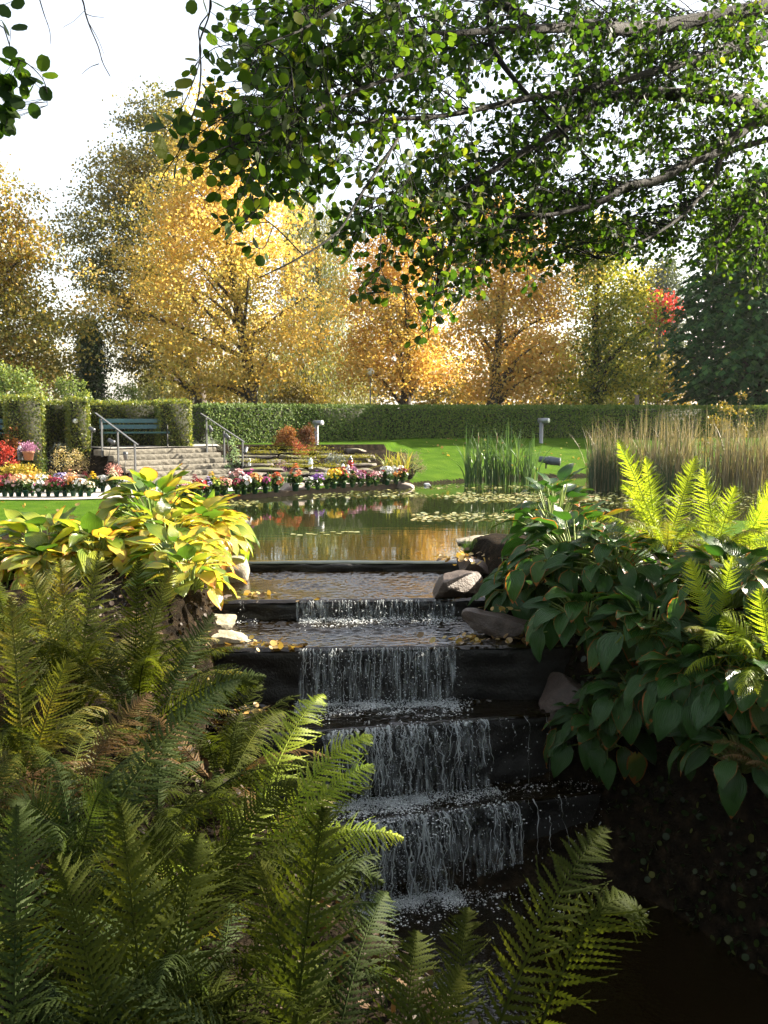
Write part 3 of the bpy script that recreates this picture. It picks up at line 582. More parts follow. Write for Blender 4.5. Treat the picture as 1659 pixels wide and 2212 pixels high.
def litter(spots, seed, smin, smax, mat=M_LITTER, name='fallen_leaves'):
    r = rngof(seed); P = []
    for (u, v, Y, ru, rv, n) in spots:
        for q in range(n):
            uu, vv = u + r.normal() * ru, v + r.normal() * rv; d = ray(uu, vv)
            # drop onto the real surface: intersect with the plane through the spot
            c = at(u, v, Y); t = (c[2] - CAM[2]) / d[2]; p = CAM + d * t; p[2] += .012 + r.random() * .015; P.append(p)
    P = np.array(P); n = len(P); X, T, Z = rand_frames(r, n, 2.2); m = MB(); m.scatter(P, X, T, Z, r.uniform(smin, smax, n), RL); return tag(m.build(name, mat), kind='stuff')
litter([(572, 1393, 9.6, 30, 5, 26), (640, 1400, 9.5, 40, 3, 16), (545, 1290, 11.0, 20, 4, 9), (575, 1285, 11.0, 18, 4, 8), (980, 1205, 12.5, 25, 6, 40), (1015, 1208, 12.4, 25, 6, 40), (1060, 1385, 9.7, 60, 6, 34), (1100, 1318, 10.1, 40, 6, 20), (560, 1545, 8.7, 30, 6, 26), (1000, 1385, 9.6, 50, 4, 14), (700, 1300, 10.85, 60, 2, 8)], 61, .04, .085)

r = rngof(62); x = np.concatenate((r.uniform(1.4, 8, 90), r.uniform(-9, -4, 30), r.uniform(3.5, 8, 40))); y = np.concatenate((r.uniform(29.5, 36.5, 90), r.uniform(15, 21, 30), r.uniform(13.5, 16, 40))); kk = inshore(x, y); x, y = x[kk], y[kk]
P = np.stack((x, y, ground(x, y) + .03), 1); X, T, Z = rand_frames(r, len(P), 2.0); m = MB(); m.scatter(P, X, T, Z, r.uniform(.06, .12, len(P)), RL); tag(m.build('fallen_leaves', M_LITTER), kind='stuff')
# ================================================================== HEDGES, TREES AND SHRUBS BEYOND
E1 = np.array((math.cos(.35), math.sin(.35))); E2 = np.array((-E1[1], E1[0]))     # hedge bays face a little to the right
def leafy_faces(m, c0, e1, w, e2, d, zb, zt, dens, size, r, tight=0):
    """leaf scatter over front, ends and top of a hedge block, c0 = front left corner"""
    P = []
    for (o, a, la, b, lb) in [(c0, e1, w, None, zt - zb), (c0, e2, d, None, zt - zb), (c0 + e1 * w, e2, d, None, zt - zb)]:
        n = int(la * lb * dens); s = r.random(n) * la; h = r.random(n) * lb
        P.append(np.stack((o[0] + a[0] * s, o[1] + a[1] * s, zb + h), 1))
    n = int(w * d * dens); s = r.random(n) * w; q = r.random(n) * d
    P.append(np.stack((c0[0] + e1[0] * s + e2[0] * q, c0[1] + e1[1] * s + e2[1] * q, np.full(n, zt) + np.abs(r.normal(size=n)) * .025), 1))
    P = np.concatenate(P); P += r.normal(size=P.shape) * (.012 if tight else .028); X, T, Z = rand_frames(r, len(P), .2)
    if tight:      # a closely clipped face: leaves lie against it
        Z = unit(r.normal(size=P.shape) * .5 - np.array((*e2, -.3)) * 1.2); T = unit(np.cross(Z, r.normal(size=P.shape))); X = np.cross(T, Z)
    m.scatter(P, X, T, Z, r.uniform(.6, 1.35, len(P)) * size, RHW)
M_HCORE = plain('hedge_twigs', (.02, .022, .008), .9, var=.4)
def hedge_block(label, c0, w, d, zt, seed, mat=None, e1=E1, e2=E2, dens=900, size=.075, zb=None):
    r = rngof(seed); c0 = np.array(c0[:2], float); zb = gz(*(c0 + e1 * w / 2)) - .05 if zb is None else zb
    root = thing('hedge', label, 'hedge', (*(c0 + e1 * w / 2), zb), 'clipped hedges round the terrace')
    mid = c0 + e1 * w / 2 + e2 * d / 2; m = MB(); m.box((mid[0], mid[1], (zb + zt) / 2 - .03), (w - .1, d - .1, zt - zb - .06), axes=np.array(((*e1, 0), (*e2, 0), (0, 0, 1)))); m.build('twigs', M_HCORE, root)
    m = MB(); leafy_faces(m, c0, e1, w, e2, d, zb, zt, dens, size, r); m.build('foliage', mat or M_HEDGE2, root); return root
# three buttresses with the bays between them
c = at(413, 960, 29.9)[:2]; BR = c.copy(); hedge_block('clipped hedge buttress at the right end of the green bench', c - E1 * .95, .95, 1.25, 2.40, 501)
c = at(193, 985, 28.5)[:2]; BM = c.copy(); hedge_block('narrow clipped hedge buttress behind the left handrail', c - E1 * .55, .55, 1.25, 2.45, 502)
c = at(95, 985, 27.9)[:2]; BL = c.copy(); hedge_block('wide clipped hedge buttress beside the cut off bench on the left', c - E1 * 1.0, 1.0, 1.3, 2.47, 503)
c = BM + E2 * 1.35; hedge_block('back hedge of the bay behind the whole green bench', c - E1 * .1, np.dot(BR - c, E1) + .2, .7, 2.36, 504)
c = BL + E2 * 1.40; hedge_block('short dark back hedge of the gap behind the left bollard', c - E1 * .1, np.dot(BM - c, E1) + .1, .7, 2.36, 505)
c = BL - E1 * 1.0 + E2 * 1.0; hedge_block('back hedge of the bay behind the cut off bench', c - E1 * 3.2, 3.2, .8, 2.40, 506)
# long hedge round the lawn
HP = [at(446, 960, 32.2)[:2], at(640, 955, 34.6)[:2], at(829, 950, 36.3)[:2], at(1040, 945, 37.1)[:2], at(1260, 943, 37.7)[:2], np.array((13.5, 38.6)), np.array((20, 39))]
root = thing('hedge', 'long dark green clipped hedge curving behind the lawn', 'hedge', (*HP[2], 1.0), 'clipped hedges round the terrace'); mf, mc = MB(), MB(); r = rngof(507)
for a, b in zip(HP[:-1], HP[1:]):
    L = np.linalg.norm(b - a); e1 = (b - a) / L; e2 = np.array((-e1[1], e1[0])); zb = 1.0; zt = 2.31
    mid = (a + b) / 2 + e2 * .45; mc.box((mid[0], mid[1], (zb + zt) / 2 - .03), (L + .05, .78, zt - zb - .06), axes=np.array(((*e1, 0), (*e2, 0), (0, 0, 1)))); leafy_faces(mf, a, e1, L, e2, .9, zb, zt, 700, .085, r, 1)
mc.build('twigs', M_HCORE, root); mf.build('foliage', M_HEDGE, root)

def tree(name, label, cat, tu, Y, prof, mat, nclump, per, size, seed, tr=.22, tmpl=RH, depth=.8, base=None, bark=None, spread=(.5, .5, .26), limbs=26, group='trees beyond the hedge', lean=0.0, shell=.38, up=.4, trunkless=False):
    r = rngof(seed); vs = np.array([p[0] for p in prof], float); uL = np.array([p[1] for p in prof], float); uR = np.array([p[2] for p in prof], float)
    bx = at(tu, 900, Y)[0]; zb = gz(bx, Y) - .1 if base is None else base
    root = thing(name, label, cat, (bx, Y, zb), group)
    ztop, zbot = at(0, vs[0], Y)[2], at(0, vs[-1], Y)[2]
    vv = np.linspace(vs[0], vs[-1], 60); ww = np.interp(vv, vs, uR - uL) + 12; cdf = np.cumsum(ww); cdf /= cdf[-1]
    v = np.interp(r.random(nclump), cdf, vv); cl, cr = np.interp(v, vs, uL), np.interp(v, vs, uR)
    a = r.uniform(0, 2 * PI, nclump); rag = .80 + .20 * np.sin(a * 3 + v * .06 + seed) + .12 * np.sin(a * 7 - v * .11 + seed * 3) + .13 * r.normal(size=nclump)
    rag *= np.array([1 + .55 * mnoise.noise(Vector((math.cos(x) * 1.1, math.sin(x) * 1.1, y * .018 + seed * 5.3))) for x, y in zip(a, v)]); rr = r.random(nclump) ** shell * np.clip(rag, .4, 1.3); sc = Y / FPX
    cx = ((cl + cr) / 2 - U0) * sc; R = (cr - cl) / 2 * sc
    C = np.stack((cx + R * rr * np.cos(a), Y + R * depth * rr * np.sin(a), np.array([at(0, q, Y)[2] for q in v])), 1)
    # correct for nearer/farther clumps so the crown keeps its real shape
    P = np.repeat(C, per, 0); sp = np.array(spread) * r.uniform(.6, 1.35, (nclump, 1)); P = P + r.normal(size=P.shape) * np.repeat(sp, per, 0); P[:, 2] -= np.abs(np.hypot(P[:, 0] - np.repeat(C[:, 0], per), P[:, 1] - np.repeat(C[:, 1], per))) * .25
    P = P[P[:, 2] > zb + .2]
    X, T, Z = rand_frames(r, len(P), up); m = MB(); m.scatter(P, X, T, Z, r.uniform(.65, 1.3, len(P)) * size, tmpl); m.build('crown', mat, root)
    if not trunkless:
        top = zbot + (ztop - zbot) * .86; xt = np.interp(vs[0] + (vs[-1] - vs[0]) * .14, vs, (uL + uR) / 2); xt = (xt - U0) * sc
        n = 9; s = np.linspace(0, 1, n); pts = np.stack((bx + (xt - bx) * s ** 1.3 + .08 * np.sin(s * 7 + seed), Y + .1 * np.sin(s * 5 + seed * 2), zb + (top - zb) * s), 1)
        m = MB(); rad = tr * (1 - .86 * s); rad[0] *= 1.35; m.tube(catmull(pts, 4), np.interp(np.linspace(0, 1, 33), s, rad), 9); m.build('trunk', bark or M_BARK2, root)
        m = MB(); lower = np.argsort(C[:, 2])
        for q in r.choice(nclump, min(limbs, nclump), replace=False):
            t = np.clip((C[q, 2] - zb) / (top - zb) - r.uniform(.12, .28), .12, .9); b0 = np.array([np.interp(t, s, pts[:, d]) for d in range(3)])
            mid = b0 * .45 + C[q] * .55 + np.array((0, 0, .25)); r0 = tr * (1 - .86 * t) * .5; m.tube(catmull([b0, mid, C[q]], 5), np.linspace(r0, .012, 11), 5, cap=False)
        m.build('limb', bark or M_BARK2, root)
    return root
tree('lime_tree', 'tall golden lime tree at centre left with the highest yellow crown', 'tree', 545, 44, [(188, 452, 486), (240, 432, 530), (300, 400, 545), (370, 335, 600), (450, 290, 650), (530, 262, 680), (600, 235, 720), (680, 240, 765), (740, 262, 755), (800, 320, 690), (845, 400, 600)], M_GOLD, 600, 76, .15, 1, .30)
tree('lime_tree', 'dark olive lime tree behind and left of the tall golden one', 'tree', 438, 49, [(196, 345, 390), (260, 295, 425), (330, 225, 440), (400, 190, 440), (440, 125, 440), (520, 108, 440), (600, 150, 440), (680, 195, 430), (760, 235, 410), (815, 270, 390)], M_OLIVE, 470, 85, .15, 2, .34, up=.2)
tree('maple_tree', 'broad turning tree cut off by the left edge of the photo', 'tree', -70, 40, [(290, -90, 12), (360, -150, 45), (450, -210, 82), (520, -210, 110), (620, -210, 150), (700, -210, 200), (780, -200, 190), (835, -160, 140)], M_LEFT, 560, 90, .14, 3, .3)
tree('lime_tree', 'orange gold tree just right of the globe lamp', 'tree', 880, 47, [(440, 850, 930), (500, 780, 970), (560, 735, 990), (620, 715, 1000), (700, 715, 1005), (780, 725, 990), (835, 770, 970)], M_GOLD2, 400, 70, .15, 4, .3)
tree('lime_tree', 'orange gold tree with a dark forked trunk right of the middle', 'tree', 1060, 44, [(440, 1035, 1120), (520, 1000, 1190), (580, 980, 1222), (650, 960, 1245), (740, 968, 1250), (800, 980, 1230), (858, 1000, 1190)], M_GOLD2, 430, 70, .14, 5, .28)
tree('lime_tree', 'yellow and green lime tree between the golden trees and the chestnut', 'tree', 1279, 45, [(470, 1240, 1320), (550, 1215, 1372), (620, 1228, 1408), (700, 1232, 1420), (780, 1205, 1420), (830, 1200, 1420), (868, 1215, 1400)], M_LIME, 400, 70, .14, 6, .3, bark=M_BARK)
tree('chestnut_tree', 'dark green horse chestnut with drooping leaves at the right edge', 'tree', 1625, 44, [(470, 1540, 1760), (540, 1490, 1800), (620, 1450, 1830), (720, 1415, 1850), (790, 1420, 1850), (860, 1470, 1800)], M_CHEST, 620, 1, .14, 7, .34, bark=M_BARK, limbs=18)
CH = bpy.data.objects['chestnut_tree']
CY = 44
def chestnut_crown():
    for c_ in list(CH.children):
        if c_.name.startswith('crown'): bpy.data.objects.remove(c_)
    r = rngof(77); prof = [(380, 1580, 1780), (480, 1510, 1800), (560, 1465, 1820), (640, 1438, 1830), (720, 1412, 1850), (800, 1408, 1850), (850, 1430, 1840), (880, 1480, 1800)]
    vs = np.array([p[0] for p in prof]); n = 3600; v = r.uniform(380, 880, n); l, q = np.interp(v, vs, [p[1] for p in prof]), np.interp(v, vs, [p[2] for p in prof])
    a = r.uniform(0, 2 * PI, n); rr = r.random(n) ** .28 * (.92 + .12 * np.sin(a * 4 + v * .06)); sc = CY / FPX; R = (q - l) / 2 * sc
    C = np.stack((((l + q) / 2 - U0) * sc + R * rr * np.cos(a), CY + R * .85 * rr * np.sin(a), np.array([at(0, x, CY)[2] for x in v])), 1)
    m = MB(); out = np.stack((np.cos(a), np.sin(a), np.full(n, -.25)), 1)
    for j in range(7):     # seven drooping leaflets to a leaf
        an = (j - 3) * .62 + r.normal(size=n) * .08; side = np.stack((-np.sin(a), np.cos(a), 0 * a), 1)
        T = unit(out * np.cos(an)[:, None] + side * np.sin(an)[:, None] + np.array((0, 0, -.65)) + r.normal(size=(n, 3)) * .12)
        Z = unit(np.cross(np.cross(T, np.array((0, 0, 1.))), T)); X = np.cross(T, Z)
        P = C + r.normal(size=(n, 3)) * .01; m.scatter(P, X * .8, T, Z, r.uniform(.31, .48, n) * (1 - .12 * abs(j - 3)), RH)
    # dark inner foliage
    P = C * 1.0; P[:, :2] = (C[:, :2] - np.array((CH.location.x, CY))) * .7 + np.array((CH.location.x, CY)); P = np.repeat(P, 3, 0) + r.normal(size=(3 * n, 3)) * .25; X, T, Z = rand_frames(r, len(P), .5); m.scatter(P, X, T, Z, .3, RH)
    m.build('crown', M_CHEST, CH)
chestnut_crown()
tree('maple_tree', 'bright red maple peeping out between the lime and the chestnut', 'tree', 1420, 62, [(640, 1395, 1440), (665, 1388, 1452), (700, 1390, 1452)], M_RED, 40, 60, .17, 8, .2, spread=(.45, .45, .3))
tree('round_tree', 'far grey green round topped tree above the red maple', 'tree', 1425, 105, [(566, 1408, 1445), (590, 1392, 1462), (620, 1385, 1475), (660, 1380, 1475), (720, 1380, 1475), (800, 1390, 1470)], M_FAR, 150, 70, .32, 9, .4, spread=(.9, .9, .7))
tree('thuja', 'narrow dark evergreen column standing left of the gap in the trees', 'evergreen', 200, 47, [(694, 190, 205), (720, 180, 222), (780, 172, 232), (862, 165, 235)], M_CONIF, 260, 60, .11, 10, .2, spread=(.22, .22, .4), limbs=6, shell=.3)
# willows: hanging strands
def willow(label, tu, Y, boxes, seed, topz_u):
    r = rngof(seed); bx = at(tu, 900, Y)[0]; zb = gz(bx, Y) - .1; root = thing('willow', label, 'willow', (bx, Y, zb), 'trees beyond the hedge'); m = MB()
    for (u0, u1, v0, v1, n, ln) in boxes:
        for q in range(n):
            u = r.uniform(u0, u1); v = v0 + (v1 - v0) * r.random() ** .9; p = at(u, v, Y + r.normal() * 1.6); L = ln * r.uniform(.5, 1.2); kk = int(L / .09) + 3
            t = np.linspace(0, 1, kk); sw = r.normal(size=2) * .25
            P = np.stack((p[0] + sw[0] * t + r.normal(size=kk) * .05, p[1] + sw[1] * t + r.normal(size=kk) * .05, np.maximum(p[2] - L * t, zb + .1)), 1)
            T = unit(np.stack((r.normal(size=kk) * .4, r.normal(size=kk) * .4, -np.ones(kk)), 1)); Z = unit(np.cross(T, r.normal(size=(kk, 3)))); X = np.cross(T, Z)
            m.scatter(P, X * .5, T, Z, r.uniform(.16, .28, kk), RHW)
    m.build('crown', M_WILLOW, root)
    m = MB(); top = at(tu, topz_u, Y)[2]; m.tube([(bx, Y, zb), (bx + .2, Y, zb + (top - zb) * .5), (bx - .3, Y, top)], [.4, .3, .08], 8); m.build('trunk', M_BARK, root)
willow('tall weeping willow with grey green strands behind the tall golden tree', 690, 66, [(612, 665, 390, 470, 90, 3.0), (615, 755, 440, 640, 420, 3.2), (600, 770, 600, 820, 300, 3.0), (650, 740, 420, 480, 70, 2.6)], 61, 430)
willow('low weeping willow veil hanging behind the left part of the long hedge', 400, 58, [(305, 540, 760, 830, 330, 2.2), (300, 400, 800, 850, 120, 1.4)], 62, 770)
willow('low weeping willow veil hanging left of the globe lamp', 660, 56, [(560, 800, 745, 830, 380, 2.3)], 63, 760)
def bush(name, label, cat, u0, u1, v0, v1, Y, mat, n, size, seed, tmpl=RH, group=None, up=.4, stems=True):
    r = rngof(seed); c = at((u0 + u1) / 2, v1, Y); zb = gz(c[0], c[1]); zb = min(zb, c[2]) if v1 > 880 else zb; top = at(0, v0, Y)[2]; W = (u1 - u0) / 2 * Y / FPX; root = thing(name, label, cat, (c[0], Y, zb), group)
    k = max(8, n // 60); a = r.uniform(0, 2 * PI, k); el = r.random(k) ** .7; rr = np.sqrt(1 - el ** 2 * .85) * r.uniform(.45, 1.0, k)
    C = np.stack((c[0] + W * rr * np.cos(a), Y + min(W, 1.4) * rr * np.sin(a) * .7, zb + (top - zb) * el * r.uniform(.75, 1.05, k)), 1); per = n // k
    P = np.repeat(C, per, 0) + r.normal(size=(k * per, 3)) * np.array((.16, .16, .13)) * max(.4, W * .7); P[:, 2] = np.maximum(P[:, 2], zb + .02); X, T, Z = rand_frames(r, len(P), up)
    m = MB(); m.scatter(P, X, T, Z, r.uniform(.6, 1.3, len(P)) * size, tmpl); m.build('foliage', mat, root)
    if stems:
        m = MB()
        for q in range(min(k, 22)): m.tube([(c[0] + r.normal() * .05 * W, Y, zb - .05), (C[q] + (c[0], Y, zb)) / 2 + (0, 0, .1), C[q]], [.018, .012, .005], 4, cap=False)
        m.build('stem', M_BARK, root)
    return root
g = 'shrubs behind the hedge'
bush('shrub', 'pale green leafy shrub above the hedge at the left edge', 'shrub', -60, 125, 790, 880, 35, M_SHRUB, 5200, .10, 71, group=g)
bush('shrub', 'small fresh green shrub under the dark evergreen column', 'shrub', 105, 215, 815, 880, 37, M_SHRUB, 2400, .09, 72, group=g)
bush('shrub', 'grey green low shrub in the gap under the olive tree', 'shrub', 215, 330, 832, 885, 40, M_SHRUB, 2600, .10, 73, group=g)
bush('shrub', 'yellow brown undergrowth between the two orange trees', 'shrub', 900, 1040, 800, 890, 50, M_UNDER, 4200, .13, 74, group=g)
bush('shrub', 'olive undergrowth beneath the tall golden tree', 'shrub', 570, 720, 815, 890, 52, M_UNDER, 4200, .13, 75, group=g)
bush('shrub', 'yellow undergrowth beneath the yellow and green lime', 'shrub', 1130, 1330, 810, 890, 50, M_UNDER, 5600, .13, 76, group=g)
bush('shrub', 'dim brown undergrowth beneath the chestnut', 'shrub', 1330, 1520, 800, 890, 49, M_UNDER, 5200, .13, 77, group=g)
bush('shrub', 'small orange leaved beech bush catching the sun over the reeds', 'shrub', 1515, 1640, 852, 900, 33, M_UNDER, 900, .10, 78, group=g)
bush('shrub', 'shaded undergrowth at the foot of the olive lime tree', 'shrub', 330, 520, 825, 890, 53, M_UNDER, 4600, .13, 79, group=g)
bush('shrub', 'dark bushes under the spreading left tree', 'shrub', -40, 200, 740, 890, 52, M_OLIVE, 7000, .15, 80, group=g)
# a far wood closing the view
r = rngof(81); m = MB(); P = []
for q in range(230):
    u = r.uniform(330, 1700); v = r.uniform(735, 885); c = at(u, v, 88 + r.uniform(-6, 8)); P.append(c + r.normal(size=(75, 3)) * (1.0, 1.0, .7))
P = np.concatenate(P); P = P[P[:, 2] > 1.2]; X, T, Z = rand_frames(r, len(P), .3); m.scatter(P, X, T, Z, r.uniform(.25, .5, len(P)), RH); tag(m.build('far_wood', M_UNDER), 'far off wood of yellowing trees closing the view', kind='stuff')

# ================================================================== TERRACE FURNITURE
def bench(label, right_uv, Y, Lb):
    """right end of the front edge given; slatted wooden bench on two curly iron end frames, facing the pond"""
    c = at(*right_uv, Y); z0 = 1.04; ang = .30; e1 = np.array((math.cos(ang), math.sin(ang), 0)); e2 = np.array((-e1[1], e1[0], 0)); up = np.array((0, 0, 1.))
    o = np.array((c[0], c[1], z0)) - e1 * Lb
    root = thing('bench', label, 'bench', o + e1 * Lb / 2, 'green terrace benches'); AX = np.array((e1, e2, up))
    for q, y in enumerate((.06, .17, .28, .39)):
        m = MB(); m.box(o + e1 * Lb / 2 + e2 * y + up * (.44 - .012 * q), (Lb, .09, .03), axes=AX); m.build('seat_slat', M_TEAL, root, smooth=False)
    for q, (y, z) in enumerate(((.50, .60), (.55, .78))):
        m = MB(); ax = np.array((e1, unit(e2 - up * .3) , unit(up + e2 * .3))); m.box(o + e1 * Lb / 2 + e2 * y + up * z, (Lb, .03, .13), axes=ax); m.build('back_slat', M_TEAL, root, smooth=False)
    for s in (.08, Lb - .08):
        B = o + e1 * s
        def W(p): return [B + e2 * a + up * b for a, b in p]
        m = MB(); m.tube(catmull(W([(-.02, 0), (.03, .12), (.0, .26), (.05, .415)])), .02, 6); m.build('leg', M_IRON, root)
        m = MB(); m.tube(catmull(W([(.56, 0), (.46, .14), (.47, .28), (.44, .415), (.53, .62), (.60, .88)])), .02, 6); m.build('back_leg', M_IRON, root)
        m = MB(); m.tube(catmull(W([(.02, .40), (.25, .37), (.45, .40)])), .018, 6); m.build('seat_rail', M_IRON, root)
        m = MB(); m.tube(catmull(W([(.05, .41), (-.06, .50), (-.02, .63), (.12, .66), (.34, .62), (.53, .66)])), .018, 6); m.build('armrest', M_IRON, root)
    return root
bench('teal green slatted bench with curly iron ends behind the steps', (368, 965), 29.3, 2.05)
bench('teal bench on the left terrace cut off by the photo edge', (42, 975), 27.9, 2.0)
def bollard(label, u, vt, vb, Y, hd):
    c = at(u, vb, Y); zb = min(gz(c[0], c[1]), c[2]) - .05; top = at(u, vt, Y)[2]; root = thing('bollard_light', label, 'bollard light', (c[0], Y, zb), 'steel bollard lights'); rad = .062 * Y / 30
    m = MB(); m.lathe([(0, zb), (rad * 1.5, zb), (rad * 1.5, zb + .02), (rad, zb + .03), (rad, top - .1), (0, top - .1)], (c[0], Y, 0), 20); m.build('post', M_STEEL, root)
    h = np.array(hd) / np.linalg.norm(hd); a = np.array((c[0], Y, top - rad * 1.25)); m = MB(); m.tube([a - h * .12, a + h * .30], rad * 1.28, 20); m.build('head', M_STEEL, root)
    m = MB(); m.tube([a + h * .301, a + h * .312], rad * 1.12, 20); m.build('lens', M_WHITE, root)
bollard('steel bollard light in the hedge gap on the left terrace', 158, 904, 972, 28.6, (.55, -.75, 0))
bollard('steel bollard light beside the russet shrub at the end of the rockery', 684, 908, 956, 32.5, (.6, -.7, 0))
bollard('steel bollard light alone on the lawn before the long hedge', 1169, 903, 945, 36.5, (.75, -.55, 0))
def rail(label, p0, p1, posts, Ys):
    c = at(*posts[-1][1], Ys[2]); root = thing('handrail', label, 'handrail', c, 'handrails of the steps')
    a, b = at(*p0, Ys[0] + .35), at(*p1, Ys[2] - .15); d = unit(b - a); s = unit(np.cross(d, (0, 0, 1))); n = np.cross(s, d)
    m = MB(); m.box((a + b) / 2, (np.linalg.norm(b - a), .06, .022), axes=np.array((d, s, n))); m.build('rail', M_GALV, root, smooth=False)
    for (t, f), Y in zip(posts, Ys):
        q = at(*f, Y); top = at(*t, Y)[2]; m = MB(); m.box((q[0], Y, (q[2] + top) / 2 - .01), (.045, .045, top - q[2]), rot=.78); o = m.build('post', M_GALV, root, smooth=False)
rail('left handrail with three grey posts on the steps', (206, 892), (298, 961), [((219, 904), (221, 986)), ((253, 931), (256, 1006)), ((290, 957), (293, 1038))], (27.5, 26.95, 26.4))
rail('right handrail with three grey posts where the steps meet the dark rockery', (434, 893), (528, 955), [((445, 902), (447, 977)), ((483, 930), (485, 1003)), ((522, 953), (525, 1030))], (29.8, 29.35, 28.7))
def spot(label, head, foot, Y, hd):
    q = at(*foot, Y); p = at(*head, Y); root = thing('garden_spotlight', label, 'garden spotlight', q, 'small spotlights on stakes')
    m = MB(); m.tube([q - (0, 0, .05), (p[0] + .0, p[1] + .02, p[2] - .03)], .009, 6); m.build('stake', M_IRON, root)
    h = unit(np.array(hd, float)); m = MB(); m.tube([p - h * .10, p - h * .09, p + h * .07, p + h * .11], [.035, .055, .06, .066], 12); o = m.build('lamp_head', M_GALV, root); m = MB(); m.tube([p + h * .111, p + h * .114], .054, 12); m.build('lens', M_DGLASS, root)
spot('spotlight on the tallest stake left of the steps, before the narrow buttress', (198, 927), (195, 993), 27.2, (.7, -.5, -.35)); spot('spotlight on a stake just left of the left handrail', (240, 953), (229, 1015), 26.9, (.8, -.3, -.4)); spot('spotlight standing low in front of the left handrail', (271, 985), (267, 1042), 26.2, (.1, -.5, .8))
spot('spotlight behind the right handrail near its top post', (454, 925), (461, 975), 29.9, (.4, -.6, -.6)); spot('spotlight between the two lower posts of the right handrail', (490, 942), (497, 998), 29.3, (.5, -.5, -.5)); spot('spotlight on a stake in the dark rockery right of the handrail', (531, 972), (537, 1016), 28.6, (-.2, -.5, -.8))
# globe lamp beyond the hedge
c = at(800, 803, 45); root = thing('street_lamp', 'white globe lamp on a slim post among the golden trees', 'street lamp', (c[0], 45, 1.1)); m = MB(); m.tube([(c[0], 45, 1.0), (c[0], 45, c[2] - .2)], [.05, .035], 10); m.build('post', M_GALV, root)
m = MB(); m.lathe([(0, c[2] - .27), (.09, c[2] - .26), (.09, c[2] - .19), (.05, c[2] - .17)], (c[0], 45, 0), 14); m.build('collar', M_IRON, root)
m = MB(); t = np.linspace(-PI / 2, PI / 2, 14); m.lathe(np.stack((.19 * np.cos(t), c[2] + .19 * np.sin(t)), 1), (c[0], 45, 0), 22); m.build('globe', plain('opal_globe', (.62, .62, .58), .3, var=.05), root)
# floodlight lying by its block on the lawn
c = at(1188, 998, 29.5); zg = gz(c[0], c[1]); root = thing('floodlight', 'dark ribbed floodlight lying on the lawn before a stone block', 'floodlight', c)
h = unit(np.array((.93, -.36, -.12))); a = at(1182, 994, 29.5); m = MB(); m.tube([a - h * .28, a - h * .27, a - h * .02, a + h * .0, a + h * .02, a + h * .06, a + h * .08, a + h * .10, a + h * .38, a + h * .40, a + h * .40, a + h * .3], [.04, .09, .105, .105, .135, .135, .12, .135, .115, .135, .11, .09], 18); m.build('housing', plain('floodlight_shell', (.07, .085, .10), .45, .2, var=.15), root); m = MB(); m.tube([a + h * .3, a + h * .305], .085, 16); m.build('lens', M_DGLASS, root)
m = MB(); m.tube([a + (-.03, .02, -.1), a + (-.03, .02, -.26)], .025, 8); m.build('mount', M_IRON, root)
c = at(1180, 991, 30.3); m = rock_mb((.52, .35, .52), 90, 12, .02, 5, (0, 0, .2)); o = m.build('stone_block', M_CONC, local=True); o.location = [float(c[0]), 30.3, gz(c[0], 30.3) + .2]; tag(o, 'square weathered block standing behind the floodlight on the lawn', 'stone block')
# timber edging along the pots
a, b = on(350, 1085, .05), on(868, 1050, .05); d = (b - a); m = MB(); L = np.linalg.norm(d); e = d / L; m.box((a + b) / 2, (L, .07, .15), axes=np.array((e, (-e[1], e[0], 0), (0, 0, 1)))); tag(m.build('timber_edging', M_TIMBER, smooth=False), 'dark wet timber board edging the pond under the flower pots', 'edging')
# fence post far right above the hedge
c = at(1375, 890, 42); m = MB(); m.box((c[0], 42, 1.9), (.16, .16, 1.9)); m.box((c[0], 42, 2.87), (.19, .19, .05)); tag(m.build('fence_post', M_CONC, smooth=False), 'grey timber post rising behind the reeds', 'post')

# ---- rockery planting
bush('lavender', 'silver grey lavender mat on top of the left rockery', 'lavender', 96, 172, 956, 977, 28.2, leaf_mat('silver_leaves', [(0, (.22, .26, .22)), (1, (.46, .50, .46))], 3, .2, .6, .2), 1500, .06, 90, BLADE, up=1.5, stems=False)
bush('lavender', 'silver grey lavender beside the right handrail', 'lavender', 412, 485, 945, 972, 30.6, MATS['silver_leaves'], 1000, .07, 91, BLADE, up=1.5, stems=False)
bush('santolina', 'rounded grey santolina bush in the dark rockery', 'santolina', 696, 752, 982, 1012, 28.6, leaf_mat('grey_leaves', [(0, (.10, .12, .11)), (1, (.24, .26, .25))], 3, .2, .6, .2), 900, .06, 92, RHW, up=.8, stems=False)
M_RUSS = leaf_mat('russet_leaves', [(0, (.13, .05, .02)), (.5, (.26, .10, .03)), (1, (.36, .19, .05))], 1.5, .35, .6, .2)
bush('spiraea', 'orange half of the russet shrubs on top of the dark rockery', 'spiraea', 592, 645, 924, 962, 31.5, M_RUSS, 2400, .055, 93, RHW, up=.9)
bush('spiraea', 'browner shrub next to the steel bollard on the rockery', 'spiraea', 640, 690, 922, 968, 31.3, leaf_mat('brown_leaves', [(0, (.08, .035, .02)), (1, (.2, .08, .03))], 1.5, .3, .6, .2), 2400, .055, 94, RHW, up=.9)
bush('stonecrop', 'small brick red cushion under the russet shrubs', 'stonecrop', 628, 672, 954, 972, 30.6, leaf_mat('brick_leaves', [(0, (.24, .05, .03)), (1, (.40, .12, .07))], 2, .3, .6, .2), 500, .05, 95, up=.8, stems=False)
bush('dwarf_maple', 'scarlet dwarf maple at the left photo edge on the rockery', 'dwarf maple', -30, 38, 955, 1005, 26.9, leaf_mat('scarlet_leaves', [(0, (.26, .03, .02)), (1, (.48, .08, .05))], 2, .4, .5, .3, tcol=(1.1, .7, .6)), 1700, .06, 96)
